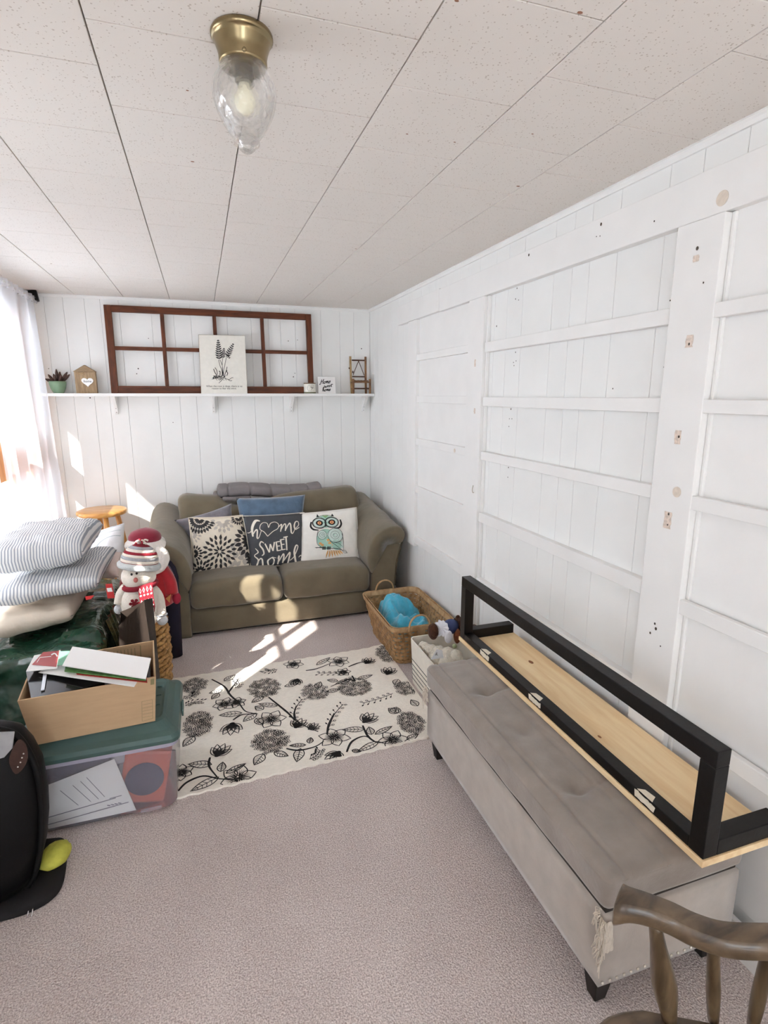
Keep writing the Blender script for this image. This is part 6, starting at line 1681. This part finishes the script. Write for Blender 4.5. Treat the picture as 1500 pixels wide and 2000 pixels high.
for k in range(9):
    a = k * .7; p = hat0 + tilt @ Vector((0, 0, .102)); q = p + Vector((.03 * math.cos(a), .03 * math.sin(a), .012 - .006 * (k % 3)))
    MB().tube(spline([tuple(p), tuple((p + q) / 2 + Vector((0, 0, .012))), tuple(q)], False, 3), .0045, 6).build('tassel', KRED if k % 2 else KCRM, sm, smooth=True)
for u, v in ((257, 1122), (267, 1120)): MB().blob(gY(u, v, ys - .072), (.0052, .004, .0058), 10, 8).build('eye', BLKG, sm, smooth=True)
npz = gY(265, 1133, ys - .076)
MB().blob(npz, (.010, .012, .012), 12, 8).build('nose', mat('felt_nose', (190, 112, 104), .9), sm, smooth=True)
# scarf: neck loop and hanging tail
nk = gY(274, 1142, ys)
MB().tube([nk + Vector((.070 * math.cos(2 * math.pi * i / 28), .062 * math.sin(2 * math.pi * i / 28), .006 * math.cos(2 * math.pi * i / 28))) for i in range(29)], .013, 8, cap=False).build('scarf_loop', KRED, sm, smooth=True)
s0, s1 = gY(269, 1146, ys - .078), gY(297, 1138, ys - .070); s2, s3 = gY(277, 1192, ys - .092), gY(303, 1186, ys - .084)
def scf(u, v, o=0.0): 
    p = (s2 * (1 - u) + s3 * u) * (1 - v) + (s0 * (1 - u) + s1 * u) * v; return p + Vector((0, -.010 * math.sin(math.pi * v) - o, 0))
mb = MB(); mb.grid(lambda u, v: scf(u, v), 6, 10); mb.grid(lambda u, v: scf(u, v, -.006), 6, 10); tail = mb.build('scarf_tail', KRED, sm, smooth=True)
a = Draw()
for r_ in range(2):
    for k in range(4):
        cx, cy = (k + .5) / 4, .82 - r_ * .48
        a.poly([(cx, cy + .12), (cx + .085, cy), (cx, cy - .12), (cx - .085, cy)])
        a.ellipse((cx, cy - .2), .08, .04, 8)
a.build(lambda u, v: scf(u, v, .0015), 'scarf_pattern', mat('scarf_pink', (222, 196, 196), .9), tail)
a = Draw(); a2 = Draw()
for r_ in range(2):
    for k in range(4):
        cx, cy = (k + .5) / 4, .82 - r_ * .48; a.poly([(cx, cy + .06), (cx + .04, cy), (cx, cy - .06), (cx - .04, cy)])
a.build(lambda u, v: scf(u, v, .0025), 'scarf_diamond', KRED, tail)
for k in range(10): 
    p = scf((k + .5) / 10, 0); MB().tube([p, p + Vector((rnd.uniform(-.006, .006), -.004, -.02))], .0025, 5).build('fringe', KRED if k % 2 else KCRM, tail)
flc = gY(263, 1179, ys - .090)
a = Draw()
for k in range(6): a.ellipse((.017 * math.cos(k * 1.047), .017 * math.sin(k * 1.047)), .008, .008, 8)
a.ellipse((0, 0), .012, .012, 10); a.build(lambda x, z: flc + Vector((x, 0, z)), 'snowflake_patch', KRED, sm)
lfc = gY(287, 1187, ys - .105)
MB().prism([lfc + Vector((x * .03, 0, z * .03)) for x, z in ((0, 1), (.35, .45), (.9, .6), (.55, 0), (.8, -.6), (.15, -.5), (-.2, -.9), (-.45, -.35), (-.9, -.2), (-.5, .3))], (0, .003, 0)).build('felt_leaf', mat('felt_green', (160, 182, 110), .9), sm)
ar = [gY(297, 1148, ys), gY(309, 1165, ys - .01), gY(314, 1188, ys - .03), gY(316, 1202, ys - .05)]
MB().tube(spline([tuple(p) for p in ar], False, 4), [.020, .023, .024, .024, .024, .024, .024, .023, .023, .022, .022, .021, .020], 12).build('arm', SNOW, sm, smooth=True)
MB().blob(gY(317, 1211, ys - .055), (.026, .022, .026), 14, 10).build('mitten', mat('grey_mitten', (206, 206, 208), .95, bump=.4, bscale=150), sm, smooth=True)
MB().tube([gY(316, 1201, ys - .052) + Vector((.025 * math.cos(t), .024 * math.sin(t), .002)) for t in [2 * math.pi * i / 16 for i in range(17)]], .003, 6, cap=False).build('wrist_cord', mat('cord_grey', (110, 112, 120), .8), sm, smooth=True)
ar = [gY(246, 1146, ys), gY(236, 1160, ys + .0), gY(232, 1180, ys - .01)]
MB().tube(spline([tuple(p) for p in ar], False, 4), .022, 12).build('arm', SNOW, sm, smooth=True)
MB().blob(gY(232, 1190, ys - .012), (.022, .020, .024), 14, 10).build('mitten', MATS['grey_mitten'], sm, smooth=True)
for u in (258, 292): MB().blob(gY(u, 1205, ys - .045), (.038, .045, .034), 14, 10).build('foot', SNOW, sm, smooth=True)

yz = 3.04
SRED = mat('santa_velvet', (166, 22, 34), .75, var=.15, vscale=20, sheen=.5); HRED = mat('hat_maroon', (136, 30, 52), .8, var=.1, vscale=20, sheen=.4); FURX = mat('santa_fur', (238, 232, 226), .95, var=.04, vscale=50, bump=.9, bscale=90, sheen=.4, spec=.02)
sn = thing('santa_doll', 'tall red-coated doll with maroon hat and white fur trim behind the snowman', 'doll', (gY(285, 1180, yz).x, yz, 0))
SX = gY(285, 1180, yz).x
fur(gY(284, 1072, yz), (.088, .075, .092), mat('doll_skin', (232, 206, 194), .8), sn, 'head', .01)
MB().blob(gY(283, 1050, yz), (.082, .075, .052), 24, 14, None, lambda q: 1 + .04 * nz(q * 4)).build('hat', HRED, sn, smooth=True)
hb_ = gY(284, 1063, yz)
MB().tube([hb_ + Vector((.072 * math.cos(2 * math.pi * i / 30), .066 * math.sin(2 * math.pi * i / 30), .006 * math.sin(4 * math.pi * i / 30))) for i in range(31)], .030, 12, cap=False).build('hat_trim', FURX, sn, smooth=True)
bp_ = [gY(u, v, yz - .055) for u, v in ((300, 1068), (314, 1078), (319, 1092), (312, 1108), (300, 1116))]
MB().tube(spline([tuple(p) for p in bp_], False, 4), [.022, .026, .028, .03, .03, .032, .032, .032, .032, .03, .03, .028, .028, .026, .024, .022, .02], 12).build('beard_curl', FURX, sn, smooth=True)
fur(gY(280, 1110, yz - .05), (.075, .045, .06), FURX, sn, 'beard', .08)
cc_ = gY(288, 1160, yz)
MB().lathe([(.06, .17), (.10, .14), (.125, .08), (.135, .0), (.135, -.06), (.118, .386 - cc_.z), (0, .384 - cc_.z)], (cc_.x - .005, yz, cc_.z), 28, sy=.55).build('coat', SRED, sn, smooth=True)
ar = [gY(316, 1112, yz - .01), gY(330, 1135, yz - .02), gY(335, 1160, yz - .03)]
MB().tube(spline([tuple(p) for p in ar], False, 4), .036, 12).build('sleeve', SRED, sn, smooth=True)
MB().blob(gY(345, 1168, yz - .02), (.022, .02, .034), 14, 10).build('mitten', mat('mitten_crimson', (156, 36, 58), .8), sn, smooth=True)
MB().tube(spline([(-.36, 3.0, .455), (-.385, 2.86, .45), tuple(gY(250, 1206, 2.72))], False, 4), [.03, .036, .04, .042, .042, .042, .042, .040, .03], 12).build('leg', SRED, sn, smooth=True)
tri = gY(330, 1170, yz - .09)
MB().prism([tri + Vector((-.016, 0, .004)), tri + Vector((.012, 0, .026)), tri + Vector((.002, 0, -.022))], (0, .006, 0)).build('gold_buckle', mat('gold_felt', (190, 130, 80), .6), sn)
sk = thing('dark_sack', 'dark navy cloth sack tucked behind the red-coated doll', 'sack', (gY(335, 1150, 3.2).x, 3.2, 0))
c_s = gY(326, 1128, 3.20)
MB().lathe([(.0, .10), (.03, .095), (.05, .06), (.062, 0), (.06, -.12), (.055, -.30), (.05, -c_s.z + .004), (0, -c_s.z + .004)], c_s, 20, sy=.7).build('cloth', mat('navy_cloth', (30, 26, 44), .8, var=.2, vscale=20), sk, smooth=True)
MB().tube([gY(322, 1096, 3.17), gY(332, 1108, 3.15), gY(340, 1124, 3.15)], .003, 6).build('cord', mat('sack_cord', (120, 116, 130), .7), sk, smooth=True)
